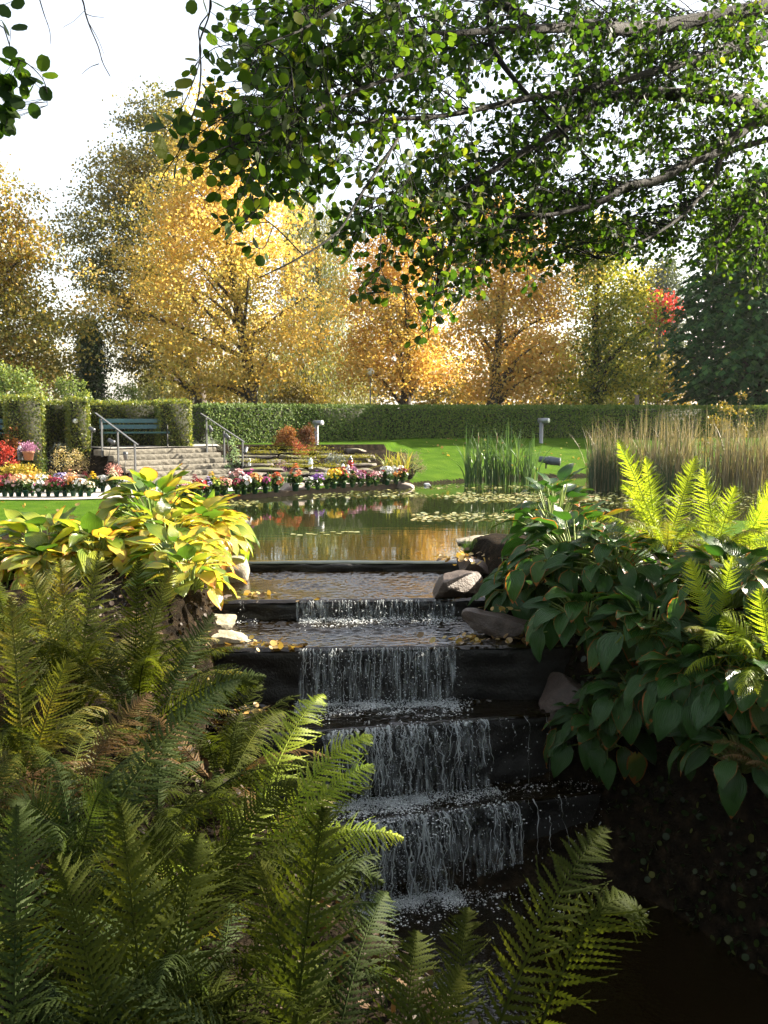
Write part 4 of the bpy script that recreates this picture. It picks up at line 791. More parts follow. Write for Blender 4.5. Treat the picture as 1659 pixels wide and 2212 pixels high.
bush('dwarf_maple', 'brown leaved bush behind the scarlet dwarf maple', 'dwarf maple', 0, 45, 930, 985, 27.6, M_RUSS, 1200, .06, 97)
bush('stonecrop', 'pale pink and straw coloured stonecrop above the heather pot', 'stonecrop', 92, 200, 972, 990, 27.5, leaf_mat('straw_flowers', [(0, (.22, .20, .08)), (.6, (.42, .34, .16)), (1, (.52, .34, .30))], 3, .3, .6, .2), 1500, .05, 98, RHW, up=.8, stems=False)
bush('stonecrop', 'small light green cushion in a crack of the left rockery', 'stonecrop', 85, 116, 988, 1000, 26.9, M_GRASSB, 400, .04, 99, up=.8, stems=False)
bush('stonecrop', 'bright grey green hummock beside the lower post of the right handrail', 'stonecrop', 487, 516, 952, 970, 29.0, leaf_mat('sage_leaves', [(0, (.12, .20, .10)), (1, (.28, .38, .22))], 3, .3, .6, .2), 500, .05, 100, up=.8, stems=False)
bush('creeping_plant', 'golden creeping plant covering the left foot of the rockery', 'creeping plant', -20, 105, 1005, 1028, 25.6, leaf_mat('gold_creeper', [(0, (.16, .17, .03)), (.6, (.40, .30, .05)), (1, (.55, .34, .08))], 2, .4, .5, .3), 1800, .06, 101, RL, up=.8, stems=False)
bush('grey_grass_clump', 'hazy grey pink seed heads beyond the lily clump', 'ornamental grass', 845, 925, 972, 1028, 28.2, leaf_mat('hazy_seed', [(0, (.12, .11, .08)), (1, (.26, .22, .18))], 2, .3, .7, .1), 1900, .035, 102, RHW, up=.2)
def strap(name, label, cat, u0, u1, vb, Y, n, h, mat, seed, lean=.5, wd=.02, group=None, zb=None, cav=.55, inward=0):
    """upright strap leaves arching over"""
    r = rngof(seed); c = at((u0 + u1) / 2, vb, Y); z0 = c[2] if zb is None else zb; root = thing(name, label, cat, (c[0], Y, z0), group); m = MB(); W = (u1 - u0) / 2 * Y / FPX
    for q in range(n):
        x = c[0] + r.uniform(-W, W) * .8; y = Y + r.uniform(-1, 1) * min(W, .9) * .8; H = h * (r.uniform(.45, 1.0) if r.random() < .85 else r.uniform(.95, 1.15)); a = r.uniform(0, 2 * PI); le = abs(r.normal()) * lean; s = np.linspace(0, 1, 7); w_ = wd * r.uniform(.7, 1.2)
        dx, dy = math.cos(a) * le * H, math.sin(a) * le * H; P = np.stack((x + dx * s ** 2, y + dy * s ** 2, z0 + H * (s - cav * le * s ** 3)), 1); b = a + PI / 2 + r.normal() * .7; side = np.array((math.cos(b), math.sin(b), 0)); ww = w_ * (1 - s ** 3) * np.minimum(1, .5 + s * 3)
        G = np.stack((P - side * ww[:, None] / 2, P + side * ww[:, None] / 2 + (0, 0, .002)), 1); m.grid(G, np.stack((np.broadcast_to([0, 1.], (7, 2)), np.broadcast_to(s[:, None], (7, 2))), -1))
    m.build('blades', mat, root); return root
M_DAYL = leaf_mat('yellowing_strap', [(0, (.08, .14, .03)), (.5, (.30, .30, .05)), (1, (.55, .36, .06))], 2, .4, .5, .3, wrand=.8)
strap('day_lily', 'clump of yellowing strap leaves at the right end of the flower row', 'day lily', 825, 890, 1022, 27.8, 110, .78, M_DAYL, 110, .7, .035)
strap('iris', 'fan of long green iris leaves leaning over behind the pink boulder', 'iris', 575, 625, 1062, 24.7, 40, .75, M_REEDG, 111, .8, .035)
strap('grass_tuft', 'fresh green grass tuft among leaf strewn stones at the weir end', 'grass tuft', 998, 1040, 1200, 13.2, 160, .26, M_GRASSB, 112, .6, .008)
g = 'cattail clumps in the pond'
for q, (u0, u1, n, h, lab) in enumerate([(1000, 1045, 60, 1.75, 'leftmost cattail clump of the row in front of the lawn'), (1040, 1085, 62, 1.65, 'cattail clump with brown bases, second from the left'), (1075, 1125, 70, 2.0, 'tallest cattail clump in the middle of the row'), (1120, 1165, 60, 1.7, 'rightmost cattail clump beside the floodlight')]):
    ro = strap('cattail', lab, 'cattail', u0, u1, 1046 + (q == 2) * 4, 27.5, n, h, M_REEDG, 113 + q, .38, .034, g, zb=-.02)
    if q < 2:
        r = rngof(150 + q); x, y = ro.location.x + .1, 27.5; m = MB(); m.tube([(x, y, 0), (x + .03, y, 1.5)], .008, 5); ch = m.build('stem', M_REED, ro); m = MB(); m.tube([(x + .025, y, 1.18), (x + .026, y, 1.2), (x + .03, y, 1.38), (x + .03, y, 1.4)], [.008, .022, .022, .008], 8); m.build('seed_head', plain('cattail_head', (.10, .045, .02), .9) if q == 0 else MATS['cattail_head'], ro)
# reed bed, past counting stem by stem: three stands
g = 'reed stands at the right of the pond'
for q, (u0, u1, n, h, lab, Y) in enumerate([(1262, 1380, 400, 2.05, 'left stand of reeds with dark green bases', 25.6), (1370, 1520, 560, 2.2, 'middle stand of dry straw coloured reeds', 25.2), (1500, 1720, 680, 2.15, 'right stand of dry reeds running out of the photo', 25.6)]):
    strap('reed_stand', lab, 'reeds', u0, u1, 1058, Y, n, h, M_REED, 120 + q, .16, .020, g, zb=-.02); r = rngof(130 + q)
M_REEDB = leaf_mat('reed_base_green', [(0, (.02, .05, .025)), (1, (.06, .10, .04))], 1, .2, .5, .4)
strap('reed_stand', 'green rushes at the left edge of the dry reeds', 'reeds', 1262, 1345, 1056, 25.4, 240, 1.5, M_REEDB, 127, .2, .018, 'reed stands at the right of the pond', zb=-.02)
strap('reed_stand', 'green rush undergrowth at the foot of the middle reeds', 'reeds', 1340, 1560, 1058, 24.9, 420, 1.15, M_REEDB, 128, .2, .018, 'reed stands at the right of the pond', zb=-.02)

# ---- grave lanterns, heather pot, jars
def lantern(label, u, v, Y, body, cap, s=1.0):
    c = at(u, v, Y); root = thing('lantern', label, 'lantern', c, 'grave lanterns'); m = MB(); m.lathe(np.array([(0, 0), (.055, 0), (.06, .02), (.045, .05), (.062, .09), (.066, .15), (.05, .20), (.04, .205)]) * s, c, 16); m.build('jar', body, root)
    m = MB(); m.lathe(np.array([(.055, .205), (.057, .225), (.04, .25), (.02, .27), (.022, .29), (0, .30)]) * s, c, 16); m.build('lid', cap, root)
lantern('white glass lantern on a slab of the dark rockery', 671, 1013, 28.0, M_WHITE, plain('pale_green_lid', (.45, .58, .48), .4, var=.1), 1.1); lantern('red glass lantern with dark lid on the dark rockery', 757, 1014, 28.3, M_REDG, M_DGLASS, 1.35)
lantern('small white lantern jar on the rockery right of the handrail', 539, 1006, 28.5, M_WHITE, M_STEEL, .75); lantern('small clear lantern with a white lid behind the white lilies', 741, 1022, 27.3, M_DGLASS, M_WHITE, .9); lantern('tiny white lantern standing right of the clear one', 752, 1022, 27.2, M_WHITE, M_WHITE, .8)
lantern('dark glazed lantern beside the heather pot', 44, 994, 26.5, M_DGLASS, M_WHITE, 1.35)
c = at(62, 994, 26.4); root = thing('heather_pot', 'pink heather in a terracotta pot on the left rockery', 'heather pot', c); m = MB(); m.lathe([(0, 0), (.11, 0), (.15, .20), (.165, .20), (.165, .25), (.14, .25), (.13, .2), (0, .2)], c, 20); m.build('pot', M_TERRA, root)
r = rngof(140); n = 420; P = r.normal(size=(n, 3)) * (.10, .10, .06) + c + (0, 0, .33); X, T, Z = rand_frames(r, n, 0); T = unit(P - (c + (0, 0, .15))); Z = unit(np.cross(T, X)); X = np.cross(T, Z); m = MB(); m.scatter(P, X, T, Z, .06, RHW); m.build('blooms', PET['mauve'], root)
bush('heather', 'small pink heather clump at the left foot of the steps', 'heather', 232, 262, 1000, 1022, 26.2, PET['salmon'], 500, .06, 141, RHW, up=1.2, stems=False); bush('heather', 'small pink heather in the middle of the dark rockery', 'heather', 588, 620, 996, 1008, 28.4, PET['mauve'], 300, .05, 142, RHW, up=1.2, stems=False)

# ---- flower pots in rows
pot_me = MB().lathe([(0, 0), (.052, 0), (.075, .135), (.082, .135), (.082, .155), (.07, .155), (.066, .12), (0, .12)], n=18).mesh('pot', M_POT)
def fol_mesh(seed):
    r = rngof(seed); n = 170; d = unit(r.normal(size=(n, 3)) + (0, 0, .5)); P = d * r.uniform(.3, 1, (n, 1)) * (.13, .13, .13) + (0, 0, .22); P[:, 2] = np.maximum(P[:, 2], .12); X, T, Z = rand_frames(r, n, .6); m = MB(); m.scatter(P, X, T, Z, r.uniform(.05, .09, n), RL)
    for q in range(12): m.tube([(0, 0, .12), P[q] * .6, P[q]], .004, 4, cap=False)
    return m.mesh('foliage', M_PLEAF)
FOL = [fol_mesh(s) for s in (1, 2, 3)]
def bloom_mesh(kind, seed):
    r = rngof(seed); m = MB()
    if kind == 'mum':      # dome of small daisy heads
        n = 46; d = unit(r.normal(size=(n, 3)) + (0, 0, 1.0)); C = d * (.17, .17, .12) * r.uniform(.8, 1.05, (n, 1)) + (0, 0, .30); k, s = 11, .036
    elif kind == 'spike':  # upright plumes
        n = 40; a = r.uniform(0, 6.28, n); q = r.random(n); C = np.stack((np.cos(a) * .10 * (1.2 - q), np.sin(a) * .10 * (1.2 - q), .26 + q * .22), 1); d = unit(C - (0, 0, .2)); k, s = 9, .034
    elif kind == 'large':  # a few big open flowers
        n = 11; d = unit(r.normal(size=(n, 3)) + (0, -.2, .9)); C = d * (.15, .15, .14) * r.uniform(.8, 1.1, (n, 1)) + (0, 0, .32); k, s = 9, .075
    else:                  # loose: small separate flowers held high
        n = 26; a = r.uniform(0, 6.28, n); rr = r.random(n) ** .5 * .17; C = np.stack((np.cos(a) * rr, np.sin(a) * rr, .34 + r.normal(size=n) * .05), 1); d = unit(C - (0, 0, .1) + r.normal(size=(n, 3)) * .05); k, s = 8, .048
    ref = unit(np.cross(d, r.normal(size=(n, 3)))); b = np.cross(d, ref)
    for q in range(k):
        an = 2 * PI * q / k + r.normal(size=n) * .1; T = unit(ref * np.cos(an)[:, None] + b * np.sin(an)[:, None] + d * .45); X = unit(np.cross(T, d)); Z = np.cross(X, T); m.scatter(C, X, T, Z, s * r.uniform(.8, 1.15, n), RH)
    return m.mesh('blooms', PET['white'])
BLO = {k: [bloom_mesh(k, s) for s in (5, 6)] for k in ('mum', 'spike', 'large', 'loose')}
def flower_pot(label, p, colr, kind, r, sc=1.0, group='green pots of cut flowers along the pond'):
    root = thing('flower_pot', label, 'flower pot', p, group); root.rotation_euler.z = r.uniform(0, 6.28); q = r.integers(0, 2)
    sc *= .70 + .30 * r.random(); put('pot', pot_me, root, sc=sc); put('foliage', FOL[r.integers(0, 3)], root, rot=(0, 0, r.uniform(0, 6)), sc=sc * r.uniform(.9, 1.15))
    b = put('blooms', BLO[kind][q], root, rot=(0, 0, r.uniform(0, 6)), sc=sc * r.uniform(.95, 1.15)); b.material_slots[0].link = 'OBJECT'; b.material_slots[0].material = PET[colr]; return root
KN = {'mum': 'chrysanthemums', 'spike': 'plumes', 'large': 'big blooms', 'loose': 'loose flowers'}
r = rngof(160)
def potlabel(items, i, tail):
    nb = [items[j][1] for j in (i - 1, i + 1) if 0 <= j < len(items)]
    return f'{items[i][1]} {KN[items[i][2]]} in green pot ' + ('between ' + ' and '.join(nb) + ' pots' if len(nb) == 2 else 'next to ' + nb[0] + ' at the end') + tail
def onrow(u, back=0.0):   # the pots stand along the edging
    a, b = on(350, 1082, .12), on(868, 1047, .12); Y0 = None
    # intersect the ray column with the edging line in plan
    d = ray(u, 1060); s = (a[1] * d[0] / d[1] - a[0]) / ((b[0] - a[0]) - (b[1] - a[1]) * d[0] / d[1]); P = a + (b - a) * s; e = unit(b - a); return P + np.array((-e[1], e[0], 0)) * (.18 + back)
front = [(402, 'pink', 'mum', 1.0), (424, 'cream', 'loose', 1.0), (440, 'red', 'mum', .95), (458, 'lilac', 'spike', .95), (478, 'lime', 'loose', 1.0), (496, 'salmon', 'mum', 1.0), (522, 'crimson', 'mum', .95), (537, 'white', 'large', 1.05), (560, 'orange', 'mum', 1.1), (583, 'magenta', 'mum', 1.15), (606, 'coral orange', 'large', 1.2), (648, 'coral orange', 'spike', 1.3), (676, 'white', 'loose', 1.0), (696, 'purple', 'loose', 1.05), (716, 'lime', 'mum', .9), (731, 'yellow', 'mum', 1.1), (752, 'red', 'spike', 1.05), (771, 'salmon', 'loose', 1.0), (788, 'mauve', 'mum', 1.0), (806, 'crimson', 'loose', 1.05), (822, 'pale pink', 'mum', 1.0), (846, 'white', 'mum', 1.35), (866, 'orange', 'loose', 1.0), (880, 'dark red', 'loose', 1.1)]
def place(items, back, tail):
    for i, (u, colr, kind, sc) in enumerate(items):
        p = onrow(u, back); p[2] = .12
        flower_pot(potlabel(items, i, tail), p, colr, kind, r, sc)
place(front, 0, ', edging row')
back = [(412, 'dark red', 'loose', 1.1), (432, 'peach', 'mum', 1.15), (452, 'crimson', 'spike', 1.15), (488, 'yellow', 'spike', 1.15), (512, 'orange', 'loose', 1.1), (545, 'pale pink', 'large', 1.1), (570, 'magenta', 'loose', 1.15), (745, 'white', 'large', 1.15), (765, 'orange', 'mum', 1.1), (796, 'mauve', 'loose', 1.15), (815, 'dark red', 'mum', 1.05), (836, 'pink', 'loose', 1.15), (862, 'red', 'mum', 1.2), (888, 'white', 'loose', 1.1)]
place(back, .42, ', back row')
lf = [(-8, 'red', 'mum', 1.1), (10, 'pink', 'loose', 1.05), (24, 'pale pink', 'mum', 1.0), (40, 'peach', 'mum', 1.1), (56, 'cream', 'loose', 1.1), (70, 'magenta', 'large', .8), (84, 'white', 'large', .9), (104, 'salmon', 'large', 1.05), (122, 'crimson', 'mum', 1.1), (140, 'pale pink', 'loose', 1.05), (158, 'orange', 'mum', 1.05), (174, 'white', 'mum', 1.1), (192, 'cream', 'mum', 1.0)]
lb = [(0, 'crimson', 'mum', 1.15), (20, 'dark red', 'mum', 1.15), (38, 'red', 'mum', 1.15), (62, 'orange', 'loose', 1.1), (92, 'white', 'loose', 1.1), (112, 'red', 'loose', 1.1), (134, 'lilac', 'mum', 1.2), (152, 'peach', 'loose', 1.1), (184, 'dark red', 'spike', 1.2), (202, 'yellow', 'spike', 1.1), (222, 'white', 'mum', 1.2), (245, 'cream', 'spike', 1.1), (268, 'white', 'mum', 1.1), (296, 'coral orange', 'loose', 1.1)]
def place2(items, Y, tail):
    for i, (u, colr, kind, sc) in enumerate(items):
        p = at(u, 1060, Y + r.uniform(-.1, .1)); p[2] = .12
        flower_pot(potlabel(items, i, tail), p, colr, kind, r, sc)
place2(lf, 22.1, ', left lawn'); place2(lb, 23.4, ', left back')
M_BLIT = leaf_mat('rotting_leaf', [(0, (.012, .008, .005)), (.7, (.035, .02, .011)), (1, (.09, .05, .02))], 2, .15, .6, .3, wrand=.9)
# ================================================================== HOSTAS
def hosta_leaf(L, W, arch, cup, ripple, r, nu=9, nv=10):
    v = np.linspace(0, 1, nv); u = np.linspace(-1, 1, nu)
    wd = W * (np.sin(PI * np.clip(v, 0, 1) ** .62) ** .75) * (1 - .25 * v); wd[0] = W * .12; wd[-1] = .002
    ang = np.cumsum(np.full(nv, arch / nv)) - arch * .25; ds = L / (nv - 1)
    y = np.concatenate(([0], np.cumsum(np.cos(ang[1:]) * ds))); z = np.concatenate(([0], np.cumsum(-np.sin(ang[1:]) * ds)))
    back = np.maximum(0, (1 - v / .22)) * L * .10          # heart lobes at the base
    G = np.zeros((nu, nv, 3)); ph = r.uniform(0, 6)
    for i, a in enumerate(u):
        G[i, :, 0] = wd * a; G[i, :, 1] = y - back * abs(a) * 1.2; G[i, :, 2] = z + cup * wd * (a * a) + ripple * np.sin(v * 11 + ph + 2 * a) * abs(a) ** 2 * W + .018 * W * np.cos(a * 14)
    uv = np.stack(np.broadcast_arrays(((u + 1) / 2)[:, None], v[None]), -1); return G, uv
def hosta(label, x, y, n, R, H, L, mat, seed, droop=.6, lean=(0, 0), group=None, z=None, stalk=M_STALK, scape=0):
    r = rngof(seed); n = int(n * 1.55); zb = gz(x, y) - .03 if z is None else z; root = thing('hosta', label, 'hosta', (x, y, zb), group); ml, ms = MB(), MB()
    for q in range(n):
        ring = (q + .5) / n; a = q * 2.39996 + r.normal() * .25; rad = R * (.18 + .82 * ring ** .75) * r.uniform(.85, 1.1); h = H * (1.08 - .85 * ring ** 1.3) * r.uniform(.85, 1.1)
        d = np.array((math.cos(a), math.sin(a), 0)); tip = np.array((x + lean[0] * h, y + lean[1] * h, zb)) + d * rad + (0, 0, max(h, .05))
        b0 = np.array((x, y, zb)) + d * .05; mid = (b0 + tip) / 2 + (0, 0, .10 * H) - d * rad * .12; pts = catmull([b0, mid, tip], 4); ms.tube(pts, np.linspace(.011, .006, len(pts)), 4, cap=False)
        ll = L * r.uniform(.75, 1.2) * (.9 + .25 * ring); G, uv = hosta_leaf(ll, ll * r.uniform(.34, .42), r.uniform(.3, .95), r.uniform(.0, .32), r.uniform(.02, .10), r)
        pitch = .8 - ring ** .8 * (1.05 + droop) + r.normal() * .25; fwd = d * math.cos(pitch) + np.array((0, 0, math.sin(pitch))); side = unit(np.cross(fwd, (0, 0, 1)) + (0, 0, r.normal() * .25)); up = unit(np.cross(side, fwd)); side = np.cross(fwd, up)
        W = tip + G[..., 0:1] * side + G[..., 1:2] * fwd + G[..., 2:3] * up; ml.grid(W[:, ::-1], uv[:, ::-1])
    ml.build('foliage', mat, root); ms.build('stalks', stalk, root)
    for q in range(scape):
        a = r.uniform(0, 6.28); hh = H * r.uniform(1.3, 1.7); P = np.array([(x, y, zb), (x + .1 * math.cos(a), y + .1 * math.sin(a), zb + hh * .5), (x + .28 * math.cos(a), y + .2 * math.sin(a), zb + hh)]); m = MB(); p = catmull(P, 6); m.tube(p, np.linspace(.006, .003, len(p)), 5)
        for t in range(14): c = p[-1] * (t / 20) + p[7] * (1 - t / 20); c = p[7] + (p[-1] - p[7]) * (t / 13); m.scatter(np.array([c]), *[f for f in rand_frames(r, 1, 0)], .025, RH)
        m.build('flower_stem', MATS['dry_reed'], root)
    return root
gy_ = 'yellowing hostas on the left bank'
hosta('big sunlit yellow hosta crowning the left bank', -2.95, 12.3, 58, .78, .82, .36, M_HOSTAY, 201, .55, group=gy_)
hosta('yellow hosta tumbling over the pale boulder at the weir', -2.35, 12.0, 52, .58, .50, .30, M_HOSTAY, 202, .8, group=gy_)
hosta('yellow hosta between the big one and the mossy rock', -2.55, 11.2, 46, .60, .50, .31, M_HOSTAY, 203, .8, group=gy_)
hosta('low lime green hosta in front with a brown seed stem', -2.25, 10.4, 38, .50, .42, .29, M_HOSTAY, 204, .6, group=gy_)
hosta('yellow hosta at the far left with a big orange leaf', -4.0, 11.3, 44, .65, .42, .32, M_HOSTAY, 205, .6, group=gy_)
hosta('shaded blue green and yellow hosta behind the upright ferns', -3.3, 10.9, 44, .62, .42, .33, M_HOSTAY, 206, .6, group=gy_)
hosta('hosta cut off by the left photo edge', -4.6, 10.6, 34, .6, .34, .30, M_HOSTAY, 207, .6, group=gy_)
hosta('small green hosta low between the mossy slab and the ferns', -2.0, 9.7, 26, .40, .34, .26, M_HOSTAY, 208, .5, group=gy_)
gg = 'dark green hostas on the right bank'
hosta('large dark hosta topping the right bank above the long slab', 2.0, 9.9, 62, .72, .62, .28, M_HOSTAG, 221, .85, group=gg)
hosta('dark hosta with orange leaf tips draped over the red block', 1.65, 10.5, 46, .52, .42, .28, M_HOSTAG, 222, .95, group=gg)
hosta('sunlit hosta with one upright yellow leaf behind the others', 1.95, 10.9, 34, .50, .80, .28, M_HOSTAG, 223, .4, group=gg)
hosta('glossy dark hosta right of the long reddish slab', 2.15, 9.0, 46, .58, .42, .28, M_HOSTAG, 224, .9, group=gg)
hosta('dark hosta with dead brown flower stems under the lit ferns', 2.55, 8.7, 44, .58, .45, .28, M_HOSTAG, 225, .7, group=gg, scape=5)
hosta('shaded hosta hanging over the ravine edge on the right', 2.65, 7.9, 46, .58, .40, .28, M_HOSTAG, 226, .9, group=gg, z=-.45)
hosta('lowest dark hosta near the wet right wall', 2.85, 7.4, 38, .50, .34, .25, M_HOSTAG, 227, .9, group=gg, z=-.85)
hosta('dark hosta at the right edge under the rusty fern', 3.0, 7.7, 42, .6, .42, .28, M_HOSTAG, 228, .8, group=gg, z=-.35)
hosta('dark hosta at the right edge below the lime ferns', 3.1, 8.4, 40, .6, .42, .28, M_HOSTAG, 229, .8, group=gg)

def hat(label, u, v, Y, n, R, H, L, mat, seed, droop, group, **kw):
    c = at(u, v, Y); return hosta(label, c[0], c[1], n, R, H, L, mat, seed, droop, group=group, z=c[2], **kw)
hat('dark hosta filling the slope right of the long reddish slab end', 1260, 1370, 9.0, 44, .55, .38, .28, M_HOSTAG, 230, .95, gg)
hat('dark hosta under the sunlit hosta in the middle of the right bank', 1330, 1260, 9.3, 46, .58, .42, .28, M_HOSTAG, 231, .9, gg)
hat('dark hosta with two broad upright leaves facing the viewer', 1400, 1400, 8.5, 40, .5, .40, .28, M_HOSTAG, 232, .8, gg)
hat('dark hosta low beside the shaded red rock', 1385, 1530, 8.4, 38, .48, .34, .25, M_HOSTAG, 233, 1.0, gg)
hat('dark hosta between the brown flower stems and the right edge', 1530, 1480, 8.0, 42, .52, .38, .28, M_HOSTAG, 234, .9, gg, scape=3)
hat('shaded hosta at the very right edge above the rusty fern', 1640, 1440, 8.0, 38, .5, .38, .28, M_HOSTAG, 235, .9, gg)
hat('yellow hosta spilling to the right at the pond edge', 440, 1165, 12.6, 44, .5, .42, .33, M_HOSTAY, 236, .8, gy_)
hat('yellow hosta in the middle of the left bank heap', 250, 1235, 11.2, 46, .58, .45, .33, M_HOSTAY, 237, .7, gy_)
hat('yellow and green hosta above the tall yellow green ferns', 110, 1260, 10.6, 44, .58, .36, .32, M_HOSTAY, 238, .7, gy_)
# ================================================================== FERNS
FW = .0098
def frond_mb(C, N, W, r, pairs=36, start=.10, sweep=.5, droop=.25, teeth=9):
    """C: rachis points, N: blade normals; comb of toothed leaflets on both sides"""
    m = MB(); s = np.linspace(0, 1, len(C)); T = unit(np.gradient(C, axis=0))
    Lr = np.sum(np.linalg.norm(np.diff(C, axis=0), axis=1)); m.tube(C, np.linspace(.006, .0015, len(C)) * (Lr / .9), 4, cap=False)
    for i in range(pairs):
        t = start + (1 - start) * (i + .3) / pairs; c = np.array([np.interp(t, s, C[:, d]) for d in range(3)]); tt = unit(np.array([np.interp(t, s, T[:, d]) for d in range(3)])); nn = unit(np.array([np.interp(t, s, N[:, d]) for d in range(3)])); sd = unit(np.cross(tt, nn)); nn = np.cross(sd, tt)
        q = (t - start) / (1 - start); wl = W * (min(1, (q + .06) / .45) ** .8) * (1 - q ** 3.2) + .012 * W
        for sgn in (-1, 1):
            l = wl * r.uniform(.88, 1.08); sw = sweep * (.75 + .5 * q) + r.normal() * .07; d0 = unit(sd * sgn * math.cos(sw) + tt * math.sin(sw) + nn * r.normal() * .10); dr = droop * r.uniform(.3, 1.9); curl = .16 + r.normal() * .22; l = l * (.45 if r.random() < .04 else 1)
            k = 2 * teeth + 1; a = np.linspace(0, 1, k); ctr = c + d0 * (a * l)[:, None] + (tt * curl * l - nn * dr * l) [None] * (a ** 2)[:, None]; hw = Lr * FW * (1 - a ** 1.8) * np.where(np.arange(k) % 2 == 0, .42, 1.2); hw[0] *= .6
            e = unit(tt + nn * .25 * sgn * 0); shift = d0 * (.8 * Lr * FW)
            up_ = ctr + e * hw[:, None] + shift * (np.arange(k) % 2)[:, None]; dn = ctr - e * hw[:, None] * .95 + shift * (np.arange(k) % 2)[:, None]
            V = np.concatenate((up_, ctr + nn * .003, dn)); i0 = np.arange(k - 1); F = np.concatenate((np.stack((i0, i0 + 1, i0 + k + 1, i0 + k), 1), np.stack((i0 + k, i0 + k + 1, i0 + 2 * k + 1, i0 + 2 * k), 1)))
            uv = np.stack((np.concatenate((np.zeros(k), np.full(k, .5), np.ones(k))), np.tile(a, 3)), 1); m.add(V, F, uv)
    return m
def arch(L, a0, bend, n=14, side=0.0):
    s = np.linspace(0, 1, n); an = a0 - bend * s ** 1.8; y = np.concatenate(([0], np.cumsum(np.cos(an[1:])) * L / (n - 1))); z = np.concatenate(([0], np.cumsum(np.sin(an[1:])) * L / (n - 1)))
    C = np.stack((side * s ** 2 * L, y, z), 1); T = unit(np.gradient(C, axis=0)); N = unit(np.cross(np.array((1., 0, 0)), T)); return C, N
FL = {}
for nm, mat in (('green', M_FERN), ('blue', M_FERNB), ('yellow', M_FERNY), ('lime', M_FERNLIT), ('rusty', M_FERNO)):
    FL[nm] = []
    for q in range(6):
        r = rngof(900 + q + len(FL) * 10); C, N = arch(1.0, r.uniform(1.05, 1.35), r.uniform(.8, 1.9), side=r.normal() * .16); FL[nm].append(frond_mb(C, N, r.uniform(.14, .18), r, 36, teeth=8, droop=r.uniform(.2, .7)).mesh('frond', mat))
def bez_frond(root, base, tip, lift, W, mat, r, facing=(0, 0, 1), pairs=40, sag=0.0, droop=.45):
    base, tip = np.asarray(base, float), np.asarray(tip, float); d = tip - base; L = np.linalg.norm(d); c1 = base + d * .33 + np.array((0, 0, lift * L)); c2 = base + d * .72 + np.array((0, 0, lift * L * .9 - sag * L)); t = np.linspace(0, 1, 18)[:, None]
    C = (1 - t) ** 3 * base + 3 * (1 - t) ** 2 * t * c1 + 3 * (1 - t) * t * t * c2 + t ** 3 * tip; T = unit(np.gradient(C, axis=0)); F = np.broadcast_to(np.asarray(facing, float), C.shape); N = unit(F - (F * T).sum(1)[:, None] * T)
    return frond_mb(C, N, W, r, pairs, teeth=9, droop=droop).build('frond', mat, root)
def fern(label, x, y, seed, n, L, pal, customs=(), group=None, z=None, tilt=(.05, .85), az=None):
    """shuttlecock of fronds round a crown; customs: fronds seen clearly in the photo"""
    r = rngof(seed); zb = gz(x, y) if z is None else z; root = thing('fern', label, 'fern', (x, y, zb), group); n = int(n * 1.6); L *= .92
    for q in range(n):
        a = (2 * PI * q / max(n, 1) + r.normal() * .25) if az is None else r.uniform(*az); nm = pal[r.integers(0, len(pal))]; o = put('frond', FL[nm][r.integers(0, 6)], root, (0.05 * math.cos(a + PI / 2), .05 * math.sin(a + PI / 2), 0)); o.rotation_euler = (-r.uniform(*tilt), r.normal() * .15, a); s = L * r.uniform(.75, 1.12); o.scale = (s, s, s)
    for (uv, Y, lift, W, mat, facing, sag) in customs:
        bez_frond(root, np.array((x, y, zb)) + np.array((r.normal() * .03, r.normal() * .03, .02)), at(*uv, Y), lift, W, mat, r, facing, sag=sag)
    return root
gl = 'ferns covering the left bank'; CF = (0, -.8, .6); UPF = (0, -.35, .94); LF = (.3, -.75, .6)
fern('fern at the bottom whose two long fronds reach out over the dark ravine', .16, 2.55, 301, 5, .8, ['green', 'blue'], [((1310, 1788), 3.15, .18, .17, M_FERN, (-.1, -.7, .7), 0), ((1010, 1960), 3.0, .2, .13, M_FERN, CF, 0)], gl, z=-.28, az=(.6, 3.4))
fern('large dark fern in the middle of the bottom edge', -.22, 2.5, 302, 7, .85, ['green', 'green', 'blue'], [((700, 1745), 2.75, .12, .20, M_FERN, (0, -.93, .36), 0), ((560, 1860), 2.9, .12, .18, M_FERN, CF, 0), ((835, 1925), 3.2, .2, .15, M_FERNB, CF, 0)], gl, z=-.16, az=(-.2, 2.2))
fern('dark green fern at the bottom left of the photo', -.66, 2.45, 303, 7, .9, ['green', 'green', 'blue'], [((260, 1735), 2.85, .12, .19, M_FERN, (0, -.9, .43), 0), ((430, 1800), 2.9, .14, .19, M_FERN, (0, -.9, .43), 0), ((120, 1850), 2.7, .14, .17, M_FERN, CF, 0)], gl, z=-.12, az=(-.5, 1.8))
fern('fern in the bottom left corner with a bare reddish stem', -1.05, 2.6, 304, 8, .85, ['green', 'blue', 'green'], [((40, 1740), 2.9, .14, .18, M_FERNB, CF, 0)], gl, z=-.12, az=(-1.2, 1.2))
fern('sunlit fern pointing bright fronds at the white water', -.62, 3.95, 305, 8, .75, ['lime', 'lime', 'green'], [((803, 1588), 4.35, .22, .14, M_FERNLIT, (.1, -.5, .86), 0), ((806, 1652), 4.25, .2, .13, M_FERNLIT, (.1, -.45, .88), 0), ((872, 1812), 4.1, .24, .14, M_FERNLIT, (.1, -.5, .86), 0), ((720, 1722), 4.4, .18, .13, M_FERNY, UPF, 0), ((700, 1500), 4.8, .2, .15, M_FERNLIT, CF, 0), ((830, 1910), 3.8, .25, .15, M_FERNB, CF, 0)], gl, z=-.12)
